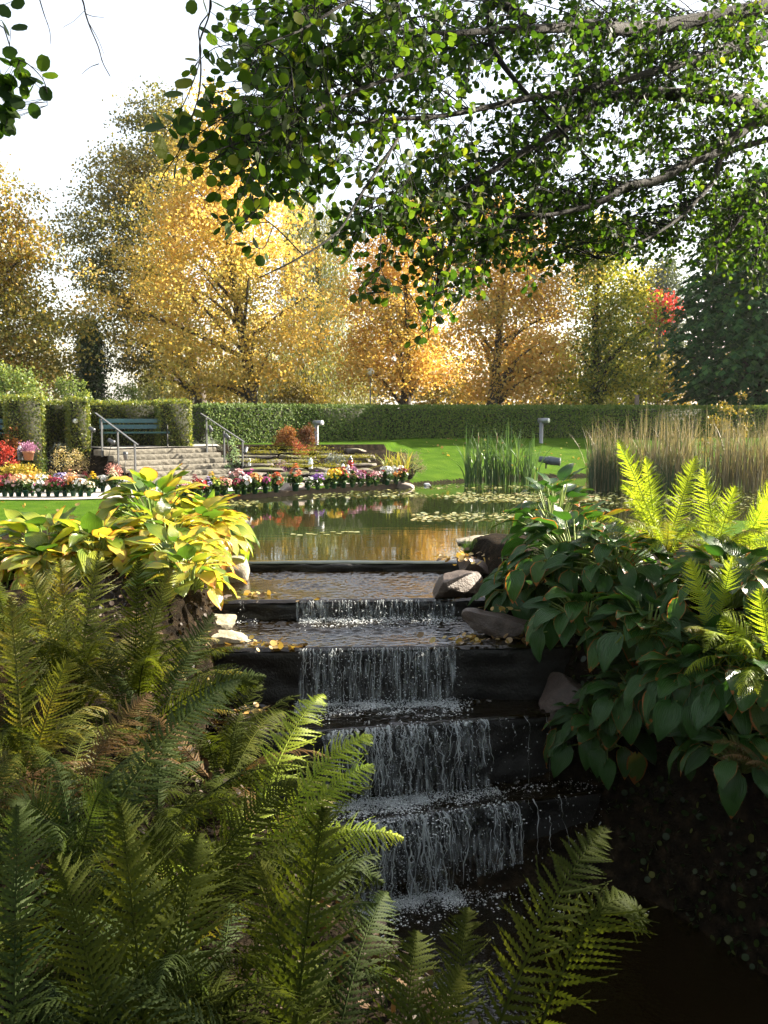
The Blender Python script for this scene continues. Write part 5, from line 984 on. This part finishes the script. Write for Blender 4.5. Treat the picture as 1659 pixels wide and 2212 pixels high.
fern('blue green fern with pale arching fronds in the middle of the left bank', -1.25, 3.7, 306, 8, .82, ['blue', 'green', 'green'], [((20, 1740), 3.3, .28, .16, M_FERNB, CF, 0), ((240, 1700), 3.5, .28, .16, M_FERNB, CF, 0), ((520, 1470), 4.4, .18, .15, M_FERNB, CF, 0)], gl)
fern('dense green fern between the sunlit fern and the bottom edge', -.78, 3.2, 307, 9, .8, ['green', 'green', 'blue', 'yellow'], [((640, 1690), 3.5, .18, .17, M_FERN, CF, 0), ((330, 1790), 3.3, .2, .17, M_FERN, CF, 0)], gl)
fern('fern with one orange tinged upright frond at the left edge', -1.9, 4.9, 308, 7, .9, ['green', 'yellow', 'rusty'], [((22, 1290), 5.2, .08, .19, M_FERNY, (0, -.95, .3), 0), ((150, 1420), 5.0, .1, .17, M_FERNY, (0, -.95, .3), 0)], gl)
fern('tall yellow green ferns standing before the yellow hosta', -2.05, 6.2, 309, 9, 1.05, ['yellow', 'green', 'green'], [((130, 1205), 6.6, .06, .2, M_FERNY, (0, -.95, .3), 0), ((60, 1225), 6.4, .06, .19, M_FERNY, (0, -.95, .3), 0), ((215, 1190), 6.6, .06, .2, M_FERNY, (0, -.95, .3), 0)], gl, tilt=(-.1, .2))
fern('dark shaded fern right of the tall yellow green ones', -1.6, 6.0, 310, 9, .95, ['green', 'green', 'yellow'], [((300, 1205), 6.3, .06, .19, M_FERN, (0, -.95, .3), 0), ((372, 1222), 6.2, .12, .16, M_FERNY, (.3, -.9, .3), 0)], gl, tilt=(-.1, .25))
fern('fern with a pale frond leaning toward the long mossy slab', -1.45, 5.5, 311, 7, .85, ['green', 'blue', 'yellow'], [((462, 1325), 5.9, .10, .16, M_FERNB, (.35, -.85, .4), 0), ((575, 1462), 5.7, .2, .14, M_FERNB, (.2, -.7, .6), 0), ((560, 1480), 5.4, .24, .15, M_FERN, CF, 0)], gl)
fern('browning fern in the dim middle of the left bank', -1.55, 4.5, 312, 9, .8, ['rusty', 'green', 'green', 'yellow'], [((325, 1500), 4.9, .16, .15, M_FERNO, CF, 0)], gl)
fern('dark fern low at the ravine edge under the wet flat rock', -.85, 4.9, 313, 8, .7, ['green', 'green', 'rusty'], [((620, 1540), 5.6, .2, .14, M_FERN, CF, 0), ((550, 1610), 5.3, .22, .14, M_FERN, CF, 0)], gl)
fern('dark fern at the left edge in the middle of the photo', -2.3, 5.6, 314, 9, .9, ['green', 'green', 'rusty'], group=gl)
fern('shaded fern half hidden at the left edge below the rusty ones', -1.7, 3.7, 315, 9, .85, ['green', 'blue', 'green'], group=gl)
fern('fern low on the slope right of the bottom middle', -.25, 3.3, 316, 8, .7, ['green', 'blue', 'yellow'], [((860, 2080), 3.2, .2, .14, M_FERNB, CF, 0)], gl, z=-.5)
fern('fern filling the bottom edge left of the ravine', .0, 2.15, 317, 9, .75, ['green', 'blue', 'green'], [((1000, 2090), 2.6, .2, .14, M_FERN, CF, 0), ((900, 2010), 2.7, .2, .15, M_FERN, CF, 0)], gl, z=-.2, az=(-1.2, 1.2))
fern('fern in the dim hollow behind the middle bottom fern', -.55, 3.0, 318, 9, .8, ['green', 'green', 'blue'], group=gl)
fern('dense fern in the hollow at the left of the bottom ferns', -1.25, 3.1, 319, 10, .85, ['green', 'green', 'blue'], group=gl)
fern('fern behind the orange tinged upright frond', -2.6, 6.6, 320, 9, .95, ['yellow', 'green', 'rusty'], group=gl, tilt=(-.1, .3))
fern('ferns at the left edge below the cut off hosta', -3.1, 7.6, 330, 10, .9, ['yellow', 'green', 'green'], group=gl, tilt=(-.1, .3))
fern('shaded fern in front of the small green hosta', -1.9, 7.2, 331, 9, .8, ['green', 'yellow', 'green'], group=gl)
fern('fern whose browned drooping frond hangs over the black water at the bottom', .40, 2.75, 332, 3, .6, ['green', 'rusty'], [((1398, 1996), 3.05, .52, .17, M_FERN, (-.35, -.45, .8), -.08)], gl, z=-.42, az=(1.0, 3.0))
fern('feathery dark fern above the wet flat rock', -1.15, 5.9, 333, 9, .8, ['green', 'green', 'yellow'], group=gl)
fern('dark fern in front of the long mossy slab', -1.3, 6.9, 334, 9, .75, ['green', 'green', 'blue'], group=gl)
fern('dense fern just left of the wet flat rock', -.95, 5.35, 335, 10, .75, ['green', 'blue', 'green'], group=gl)
fern('dense green fern left of the sunlit fern', -1.05, 4.35, 336, 10, .8, ['green', 'green', 'blue'], group=gl)
fern('shaded fern between the browning fern and the left edge', -2.0, 4.2, 337, 10, .85, ['green', 'green', 'rusty'], group=gl)
fern('yellowing fern at the foot of the yellow hosta heap', -2.45, 7.4, 338, 10, .9, ['yellow', 'green', 'green'], group=gl)
fern('green fern under the yellow hosta near the short flat block', -1.95, 8.3, 339, 10, .75, ['green', 'green', 'yellow'], group=gl)
fern('fern at the left edge right under the cut off hosta', -3.3, 8.8, 340, 11, .85, ['green', 'yellow', 'green'], group=gl)
fern('fern between the orange tinged frond and the dark shaded fern', -2.1, 5.3, 341, 11, .85, ['green', 'yellow', 'green'], group=gl)
gr_ = 'ferns above the dark hostas on the right bank'; BF = (-.55, -.75, .35)
fern('lime ferns glowing in the sun at the top of the right bank', 2.75, 9.3, 321, 9, .95, ['lime', 'lime', 'yellow'], [((1335, 950), 9.4, .05, .19, M_FERNLIT, BF, 0), ((1395, 985), 9.7, .05, .17, M_FERNLIT, BF, 0), ((1345, 1045), 9.2, .2, .14, M_FERNLIT, BF, 0), ((1505, 985), 9.5, .04, .2, M_FERNLIT, (-.2, -.95, .2), 0)], gr_, tilt=(-.1, .25), z=.55)
fern('tall lime fern with one frond upright beside the reeds', 3.15, 9.1, 322, 9, .95, ['lime', 'lime', 'yellow'], [((1520, 1010), 9.0, .03, .2, M_FERNLIT, (-.1, -.97, .2), 0), ((1590, 1050), 9.0, .06, .19, M_FERNLIT, (-.1, -.97, .2), 0)], gr_, tilt=(0, .35), z=.5)
fern('lime fern leaning out of the right photo edge', 3.5, 9.3, 323, 10, .95, ['lime', 'lime', 'yellow'], [((1680, 1035), 9.0, .12, .19, M_FERNLIT, BF, 0), ((1660, 1080), 8.8, .12, .18, M_FERNLIT, BF, 0)], gr_, z=.45)
fern('yellow green fern climbing in front of the brown stems', 2.75, 7.9, 324, 8, .8, ['lime', 'yellow', 'green'], [((1490, 1205), 7.8, .06, .16, M_FERNLIT, (-.1, -.97, .2), 0), ((1585, 1200), 7.8, .06, .16, M_FERNLIT, (-.1, -.97, .2), 0)], gr_, z=.0)
fern('fern at the right edge lit yellow below the tall ones', 3.1, 7.6, 325, 9, .75, ['lime', 'yellow', 'green'], [((1640, 1270), 7.5, .06, .16, M_FERNLIT, (-.1, -.97, .2), 0), ((1560, 1330), 7.3, .1, .14, M_FERNLIT, (-.2, -.9, .3), 0)], gr_, z=-.1)
fern('withered rusty fern in the shade at the lower right edge', 2.95, 7.0, 326, 8, .55, ['rusty', 'rusty', 'green'], group=gr_, z=-.75)
fern('dim fern on the dark right wall above the black pool', 2.75, 6.2, 327, 9, .6, ['green', 'rusty', 'green'], group=gr_)
fern('dim fern in the corner of the black pool at the lower right', 2.9, 5.4, 328, 9, .6, ['green', 'green', 'rusty'], group=gr_)
fern('dark fern beside the lowest hosta on the right wall', 2.5, 7.0, 329, 8, .5, ['green', 'green', 'rusty'], group=gr_)
# ground cover on the dark right wall
r = rngof(350); P = []
for q in range(1700):
    y = r.uniform(5.2, 9.6); x = np.interp(y, [5, 7, 8.5, 9.6], [3.2, 2.75, 2.15, 1.75]) + abs(r.normal()) * .5 + .05; P.append((x, y, gz(x, y) + r.uniform(.0, .05)))
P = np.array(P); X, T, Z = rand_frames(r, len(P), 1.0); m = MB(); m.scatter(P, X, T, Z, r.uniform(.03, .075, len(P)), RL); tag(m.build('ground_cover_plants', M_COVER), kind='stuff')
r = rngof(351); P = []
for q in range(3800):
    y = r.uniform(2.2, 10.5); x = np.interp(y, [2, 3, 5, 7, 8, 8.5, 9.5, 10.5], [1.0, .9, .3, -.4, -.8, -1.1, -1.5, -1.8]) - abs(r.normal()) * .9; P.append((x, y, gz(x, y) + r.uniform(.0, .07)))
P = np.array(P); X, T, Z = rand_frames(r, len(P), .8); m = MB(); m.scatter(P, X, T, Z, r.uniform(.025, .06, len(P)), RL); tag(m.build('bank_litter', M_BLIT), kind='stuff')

# ================================================================== THE ALDER OVERHEAD
TX, TY = 6.3, 9.6; zt0 = gz(TX, TY); alder = thing('alder_tree', 'big alder whose dark leafy boughs hang over the top of the photo', 'tree', (TX, TY, zt0 - .1))
m = MB(); m.tube(catmull([(TX, TY, zt0 - .2), (TX + .05, TY, 2.0), (TX - .1, TY + .05, 4.5), (TX, TY, 7.0), (TX - .2, TY, 10.0)], 6), np.interp(np.linspace(0, 1, 25), [0, .1, 1], [.36, .24, .10]), 14); m.build('trunk', M_BARK, alder)
tr_ = np.array((TX, TY, 0))
LIMBS = [  # photo course of each bough, right to left, with distance running from the trunk towards the viewer
    ([(1800, -10), (1659, 15), (1490, 48), (1361, 64), (1284, 55), (1203, 61), (1071, 66), (960, 72), (840, 60)], 8.2, 4.6, .085),
    ([(1800, 30), (1659, 75), (1545, 114), (1490, 130), (1402, 158), (1270, 191), (1130, 215), (960, 250), (800, 262), (640, 300)], 8.4, 4.4, .055),
    ([(1790, 300), (1659, 248), (1622, 226), (1545, 211), (1380, 202), (1317, 212), (1255, 257), (1159, 312), (1071, 364), (960, 430), (860, 470)], 8.2, 5.2, .085),
    ([(1790, 250), (1659, 256), (1600, 283), (1545, 327), (1483, 353), (1417, 390), (1354, 401), (1303, 434), (1196, 463), (1100, 470), (1010, 540)], 8.3, 5.6, .070),
    ([(1150, 50), (1058, 0), (1062, 60), (1064, 103), (1097, 154), (1150, 215), (1230, 300), (1290, 360)], 6.0, 5.6, .035),
    ([(1700, 290), (1571, 331), (1541, 390), (1500, 440), (1455, 480), (1390, 520), (1300, 560)], 8.0, 6.4, .03),
    ([(1040, 390), (1000, 470), (960, 560), (940, 640), (925, 730)], 5.6, 4.9, .016), ([(1090, 470), (1040, 560), (1000, 640), (960, 690)], 5.7, 5.2, .014),
    ([(860, 300), (780, 420), (730, 500), (640, 560), (560, 600)], 4.6, 3.6, .007), ([(900, 150), (760, 200), (640, 260), (540, 300), (450, 330)], 4.6, 3.4, .010),
    ([(880, -40), (760, 0), (660, 60), (560, 100)], 4.4, 3.4, .009), ([(1659, 420), (1600, 470), (1560, 540), (1545, 590)], 8, 7.2, .02), ([(1760, 380), (1680, 440), (1640, 520), (1630, 600)], 8.2, 7.5, .02)]
POLY = []
for pts, ya, yb, rad in LIMBS:
    n = len(pts); P = np.array([at(u, v, ya + (yb - ya) * (i / (n - 1)) ** .9) for i, (u, v) in enumerate(pts)])
    if rad > .05: P = np.vstack((np.array((TX - .05, TY, P[0, 2] * .85 + .2)), P))
    C = catmull(P, 6); m = MB(); s = np.linspace(0, 1, len(C)); m.tube(C, rad * (1 - s) ** .9 * .85 + .002, 7); m.build('bough', M_BARK, alder); POLY.append(C)
# high boughs above the frame that carry the hanging twigs on the left
for P in ([(TX, TY, 7.5), (3.5, 7.5, 7.2), (0.8, 5.0, 5.2), (-.6, 3.8, 4.05), (-1.6, 3.4, 3.6), (-2.3, 3.3, 3.35)], [(TX, TY, 8.5), (4, 6.5, 7.6), (1.5, 4.5, 5.6), (-.2, 3.6, 4.2), (-.9, 3.3, 3.75)], [(TX, TY, 6.0), (5.0, 7.0, 5.6), (4.2, 5.4, 5.0)], [(TX, TY, 8.0), (7.5, 8.0, 8), (8, 6.5, 7.6)], [(TX, TY, 7.0), (7.6, 10.6, 7.2), (8.6, 11, 7.5)]):
    C = catmull(P, 7); m = MB(); s = np.linspace(0, 1, len(C)); m.tube(C, .08 * (1 - s) ** .9 + .003, 7); m.build('bough', M_BARK, alder); POLY.append(C)
ALLP = np.concatenate(POLY); r = rngof(700); LP, LT, tw = [], [], MB()
def twig_leaves(C, n, r, size, hang=.3):
    s = np.linspace(0, 1, len(C))
    for q in range(n):
        t = r.uniform(.15, 1.0); c = np.array([np.interp(t, s, C[:, d]) for d in range(3)]); d = unit(unit(C[-1] - C[0]) * .5 + r.normal(size=3) * .75 + (0, 0, -hang)); st = r.uniform(.012, .03); LP.append(c + d * st); LT.append((*d, size * r.uniform(.65, 1.2))); tw.tube([c, c + d * st], .0012, 3, cap=False)
def spray(center, n, size, ln, r):
    """a twig springing from the nearest bough and ending in a spray of leaves"""
    dd = np.linalg.norm(ALLP - center, axis=1); j = np.argmin(dd + (ALLP[:, 0] < center[0] - .1) * .15); a = ALLP[j]
    L = np.linalg.norm(center - a); mid = (a + center) / 2 + r.normal(size=3) * .08 * max(L, .3) + (0, 0, .06); C = catmull([a, mid, center], 5); tw.tube(C, np.linspace(.0022 + .004 * min(L, 1), .0018, len(C)), 4, cap=False)
    for q in range(3):
        e = center + unit(np.array((-.6, -.4, -.45)) + r.normal(size=3) * .6) * ln * r.uniform(.5, 1.1); b = C[r.integers(5, len(C))]; K = catmull([b, (b + e) / 2 + r.normal(size=3) * .03, e], 4); tw.tube(K, np.linspace(.0022, .0012, len(K)), 4, cap=False); twig_leaves(K, n // 3, r, size)
BLOB = [  # (u, v, ru, rv, near, far, sprays): how thick the leaves hang over each part of the picture
    (640, 60, 95, 70, 3.6, 4.6, 26), (760, 60, 100, 60, 4, 5, 24), (900, 60, 110, 60, 4.2, 6, 34), (1040, 50, 100, 60, 5, 7, 34), (1200, 40, 110, 45, 5.5, 7.5, 36), (1350, 40, 110, 50, 6, 8, 44), (1500, 60, 110, 60, 6, 8.5, 50), (1620, 60, 80, 70, 6, 8.5, 40),
    (600, 180, 75, 60, 3.4, 4.6, 22), (720, 170, 90, 70, 4, 5.2, 32), (850, 180, 100, 70, 4.4, 6, 32), (980, 160, 80, 70, 5, 6.8, 26), (1200, 150, 90, 60, 5.5, 7.5, 38), (1340, 140, 100, 60, 6, 8, 48), (1480, 170, 100, 60, 6, 8.5, 48), (1610, 170, 70, 70, 6.5, 8.5, 36),
    (600, 290, 90, 60, 3.6, 4.8, 32), (700, 290, 80, 60, 4, 5, 22), (830, 290, 60, 45, 4.6, 5.6, 10), (1000, 310, 80, 60, 5, 6.6, 30), (1120, 300, 80, 70, 5.4, 7, 36), (1230, 260, 80, 70, 5.6, 7.5, 38), (1350, 260, 90, 60, 6, 8, 44), (1470, 280, 90, 60, 6.5, 8.5, 42), (1600, 300, 80, 60, 7, 8.8, 40),
    (900, 420, 90, 50, 4.6, 6, 30), (1000, 430, 90, 60, 5, 6.5, 46), (1110, 420, 80, 60, 5.4, 7, 42), (1210, 400, 70, 60, 6, 7.5, 34), (1330, 420, 50, 40, 6.4, 8, 14), (1440, 400, 70, 50, 6.6, 8.4, 26), (1560, 420, 90, 60, 7, 8.8, 52), (1640, 440, 60, 60, 7, 8.8, 30),
    (800, 500, 60, 40, 4.4, 5.2, 14), (910, 510, 60, 45, 4.8, 5.6, 20), (1010, 530, 80, 50, 5, 6.5, 30), (1110, 510, 70, 45, 5.5, 7, 32), (1210, 490, 70, 45, 6, 7.5, 40), (1310, 490, 70, 40, 6.4, 8, 36), (1400, 500, 60, 40, 6.8, 8.2, 26), (1500, 500, 70, 50, 7, 8.6, 36), (1600, 530, 70, 55, 7.4, 9, 46),
    (870, 590, 50, 35, 4.6, 5.2, 9), (960, 600, 60, 40, 4.8, 5.6, 18), (1060, 580, 60, 30, 5.2, 6.2, 14), (930, 690, 30, 40, 4.8, 5.1, 5), (1180, 555, 80, 25, 6, 7.4, 16), (1630, 590, 35, 30, 7.5, 8.8, 12), (800, 600, 50, 30, 4.5, 5, 5), (530, 440, 60, 40, 3.5, 4, 5), (480, 300, 30, 20, 3.3, 3.7, 4), (620, 380, 60, 30, 3.8, 4.6, 9), (720, 400, 40, 30, 4.2, 4.8, 5)]
for (u, v, ru, rv, y0, y1, k_) in BLOB:
    k_ *= .5 if v > 545 and u < 1200 else (1.15 if u > 1150 and v < 540 else 1)
    for q in range(int(k_ * .66)):
        c = at(u + r.uniform(-1, 1) * ru, v + r.uniform(-1, 1) * rv, r.uniform(y0, y1)); spray(c, 21, .047 - .008 * min(max((u - 600) / 700, 0), 1), .22, r)
# unseen crown added right, above and behind to throw shade on the near banks
def inframe(c, mu=60):
    d = c - CAM; f = d[1] * CP - d[2] * SP
    if f < .1: return False
    u, v = U0 + FPX * d[0] / f, V0 - FPX * (d[2] * CP + d[1] * SP) / f; return -mu < u < 1659 + mu and v > -mu
def crown(cen, rad, n, r, k=24, size=.11, ln=.45, keep_sun=False):
    i = 0
    while i < n:
        q = r.uniform(-1, 1, 3)
        if (q ** 2).sum() > 1: continue
        i += 1; c = np.array(cen) + q * rad
        if keep_sun and r.random() < .85:      # the sun still reaches the boughs seen in the picture
            W = c[None] - SUN[None] * np.arange(.5, 9, .5)[:, None]
            if any(inframe(x, 0) and x[2] > 2.9 and 4.5 < x[1] < 9 for x in W): continue
        if not inframe(c, 150): spray(c, k, size, ln, r)
crown((5.6, 4.6, 7.7), (6.6, 5.6, 3.5), 700, r, keep_sun=True)
def FIN(tree_):
    P = np.array(LP); Q = np.array(LT); T = Q[:, :3]; n = len(P); Z = unit(np.cross(T, r.normal(size=(n, 3)))); X = np.cross(T, Z); m = MB(); m.scatter(P, X * .82, T, Z, Q[:, 3], RL); m.build('leaves', M_ALDER, tree_); tw.build('twigs', M_BARK, tree_)
# hanging twigs on the left, leaf by leaf
def hang(pts, Y, leaves, rad, seed, size=.07):
    r = rngof(seed); C = catmull([at(u, v, Y + .1 * math.sin(i)) for i, (u, v) in enumerate(pts)], 5); tw.tube(C, np.linspace(rad, rad * .4, len(C)), 4, cap=False)
    for (u, v, dx, dy, s) in leaves:
        p = at(u, v, Y); j = np.argmin(np.linalg.norm(C - p, axis=1)); d = unit(np.array((dx, r.normal() * .3, -dy))); tw.tube([C[j], p], .0012, 3, cap=False); LP.append(p); LT.append((*d, s * size))
hang([(455, -40), (452, 30), (432, 90), (434, 150), (428, 210), (408, 270), (385, 330), (352, 380), (330, 440)], 3.4, [], .004, 1)
hang([(452, -20), (455, 20), (430, 60), (434, 110), (428, 145), (412, 190), (392, 235), (372, 270), (350, 300), (340, 315)], 3.3, [(425, 132, -1, -.2, .62), (412, 155, -1, .5, .5), (418, 175, -1, .2, .95), (395, 200, -1, .5, 1.0), (392, 232, -.8, .5, .5), (388, 240, .4, .8, 1.1), (372, 262, .9, .2, 1.1), (355, 275, -1, .0, 1.15), (345, 290, .1, 1, 1.2), (440, 0, .3, 1, .8), (455, 2, 1, .4, .8), (420, 0, -.4, 1, .7)], .003, 2)
hang([(160, -20), (178, 0), (185, 30), (195, 60), (212, 100), (222, 135), (238, 165)], 3.6, [], .004, 3); hang([(186, 30), (200, 35), (225, 38)], 3.6, [], .0018, 4); hang([(192, 50), (212, 85), (225, 118)], 3.6, [], .0018, 5); hang([(213, 138), (195, 145), (176, 160)], 3.6, [], .002, 6); hang([(80, -20), (95, 30), (107, 65), (110, 95)], 3.6, [], .0025, 7); hang([(455, 25), (470, 40), (468, 62), (455, 68), (458, 95)], 3.3, [], .0015, 8); hang([(186, 20), (160, 45), (138, 58), (138, 62)], 3.6, [], .0012, 9)
r2 = rngof(710)
FIN(alder)
A2X, A2Y = -3.4, -1.2; z2_ = gz(A2X, A2Y); alder2 = thing('alder_tree', 'alder whose leafy twig ends hang into the top left corner', 'tree', (A2X, A2Y, z2_ - .1)); m = MB(); m.tube(catmull([(A2X, A2Y, z2_ - .2), (A2X + .1, A2Y, 3), (A2X - .1, A2Y, 6), (A2X, A2Y, 9)], 6), np.linspace(.3, .08, 19), 12); m.build('trunk', M_BARK, alder2); POLY = []
for P in ([(A2X, A2Y, 4.0), (-3.0, .8, 4.6), (-2.4, 2.4, 4.1), (-1.75, 3.4, 3.55)], [(A2X, A2Y, 5), (-1.0, -2.0, 6.0), (1.2, -2.4, 6.4)], [(A2X, A2Y, 5.5), (-5.2, .6, 6.0), (-6.4, 1.4, 6.2)], [(A2X, A2Y, 6), (-4, -4, 7)]):
    C = catmull(P, 7); m = MB(); m.tube(C, .07 * (1 - np.linspace(0, 1, len(C))) ** .8 + .008, 7); m.build('bough', M_BARK, alder2); POLY.append(C)
ALLP = np.concatenate(POLY); LP, LT, tw = [], [], MB(); crown((-3.0, -2.0, 6.6), (5.2, 4.0, 3.0), 420, r)  # unseen crown added behind the viewer to cut light from the sky
lv = [(u, v, dx, dy, .85) for u, v, dx, dy in [(8, 8, .2, 1), (25, 3, .6, .3), (5, 45, .4, 1), (24, 60, 1, 0), (5, 105, .8, .4), (22, 140, 1, -.2), (10, 160, .6, .8), (38, 160, .8, .6), (60, 165, .8, .4), (90, 155, .3, -1), (92, 165, 1, -.1), (80, 172, -1, .2), (95, 185, .2, 1), (45, 180, .5, 1), (75, 180, -.3, .8), (8, 190, .4, 1), (15, 205, 1, .3), (55, 220, -.6, .3), (62, 225, .8, 1), (5, 225, .8, .8), (22, 230, .6, .9), (8, 245, .5, 1), (20, 260, .2, 1), (2, 262, .8, 1), (30, 185, .9, .4), (0, 130, 1, .3)]]
hang([(-40, 20), (0, 55), (10, 65), (30, 120), (60, 138), (88, 165), (100, 190), (102, 228)], 3.5, lv, .003, 10); hang([(-30, 60), (-5, 130), (5, 190), (15, 250), (12, 275)], 3.5, [(r2.uniform(-10, 30), r2.uniform(150, 275), r2.uniform(-.3, 1), r2.uniform(.2, 1), .9) for q in range(14)], .003, 11)
FIN(alder2)

# unseen trees added round the viewer to hold back sky light and deepen shade
def shade_tree(label, x, y, h, rx, z0, seed):
    r = rngof(seed); zb = gz(x, y); root = thing('alder_tree', label, 'tree', (x, y, zb)); n = 150; q = unit(r.normal(size=(n, 3))) * r.random((n, 1)) ** .33; C = np.array((x, y, zb + (h + z0) / 2)) + q * (rx, rx, (h - z0) / 2)
    P = np.repeat(C, 55, 0) + r.normal(size=(n * 55, 3)) * .42; P = P[P[:, 2] > .4]; X, T, Z = rand_frames(r, len(P), .4); m = MB(); m.scatter(P, X, T, Z, r.uniform(.12, .24, len(P)), RL); m.build('leaves', M_ALDER, root)
    m = MB(); m.tube([(x, y, zb - .2), (x + .1, y, zb + h * .4), (x, y, zb + h * .85)], [.3, .2, .05], 10); m.build('trunk', M_BARK, root)
    for c in C[:14]: m = MB(); m.tube(catmull([(x, y, zb + max(1.2, (c[2] - zb) * .6)), (c + (x, y, c[2])) / 2, c], 4), .03, 5); m.build('bough', M_BARK, root)
shade_tree('unseen alder added left of the viewer to deepen the shade', -8.6, 3.2, 9, 3.6, .6, 801)
shade_tree('unseen alder added right of the viewer to deepen the shade', 10.8, 1.5, 10, 4.2, .6, 802)
shade_tree('unseen alder added behind the viewer to deepen the shade', 1.5, -9.0, 10, 4.5, .6, 803)

# ================================================================== the air
m = MB(); m.box((0, 620, 11.5), (1400, 2000, 31)); k = NT('pale_air'); k.t.nodes.remove(k.p); v = k.new('ShaderNodeVolumePrincipled'); v.inputs['Color'].default_value = (.95, .95, .92, 1); v.inputs['Density'].default_value = .00015; v.inputs['Anisotropy'].default_value = .35
k.link(v.outputs[0], k.out.inputs['Volume']); hz = m.build('haze', k.m, smooth=False); tag(hz, kind='stuff')
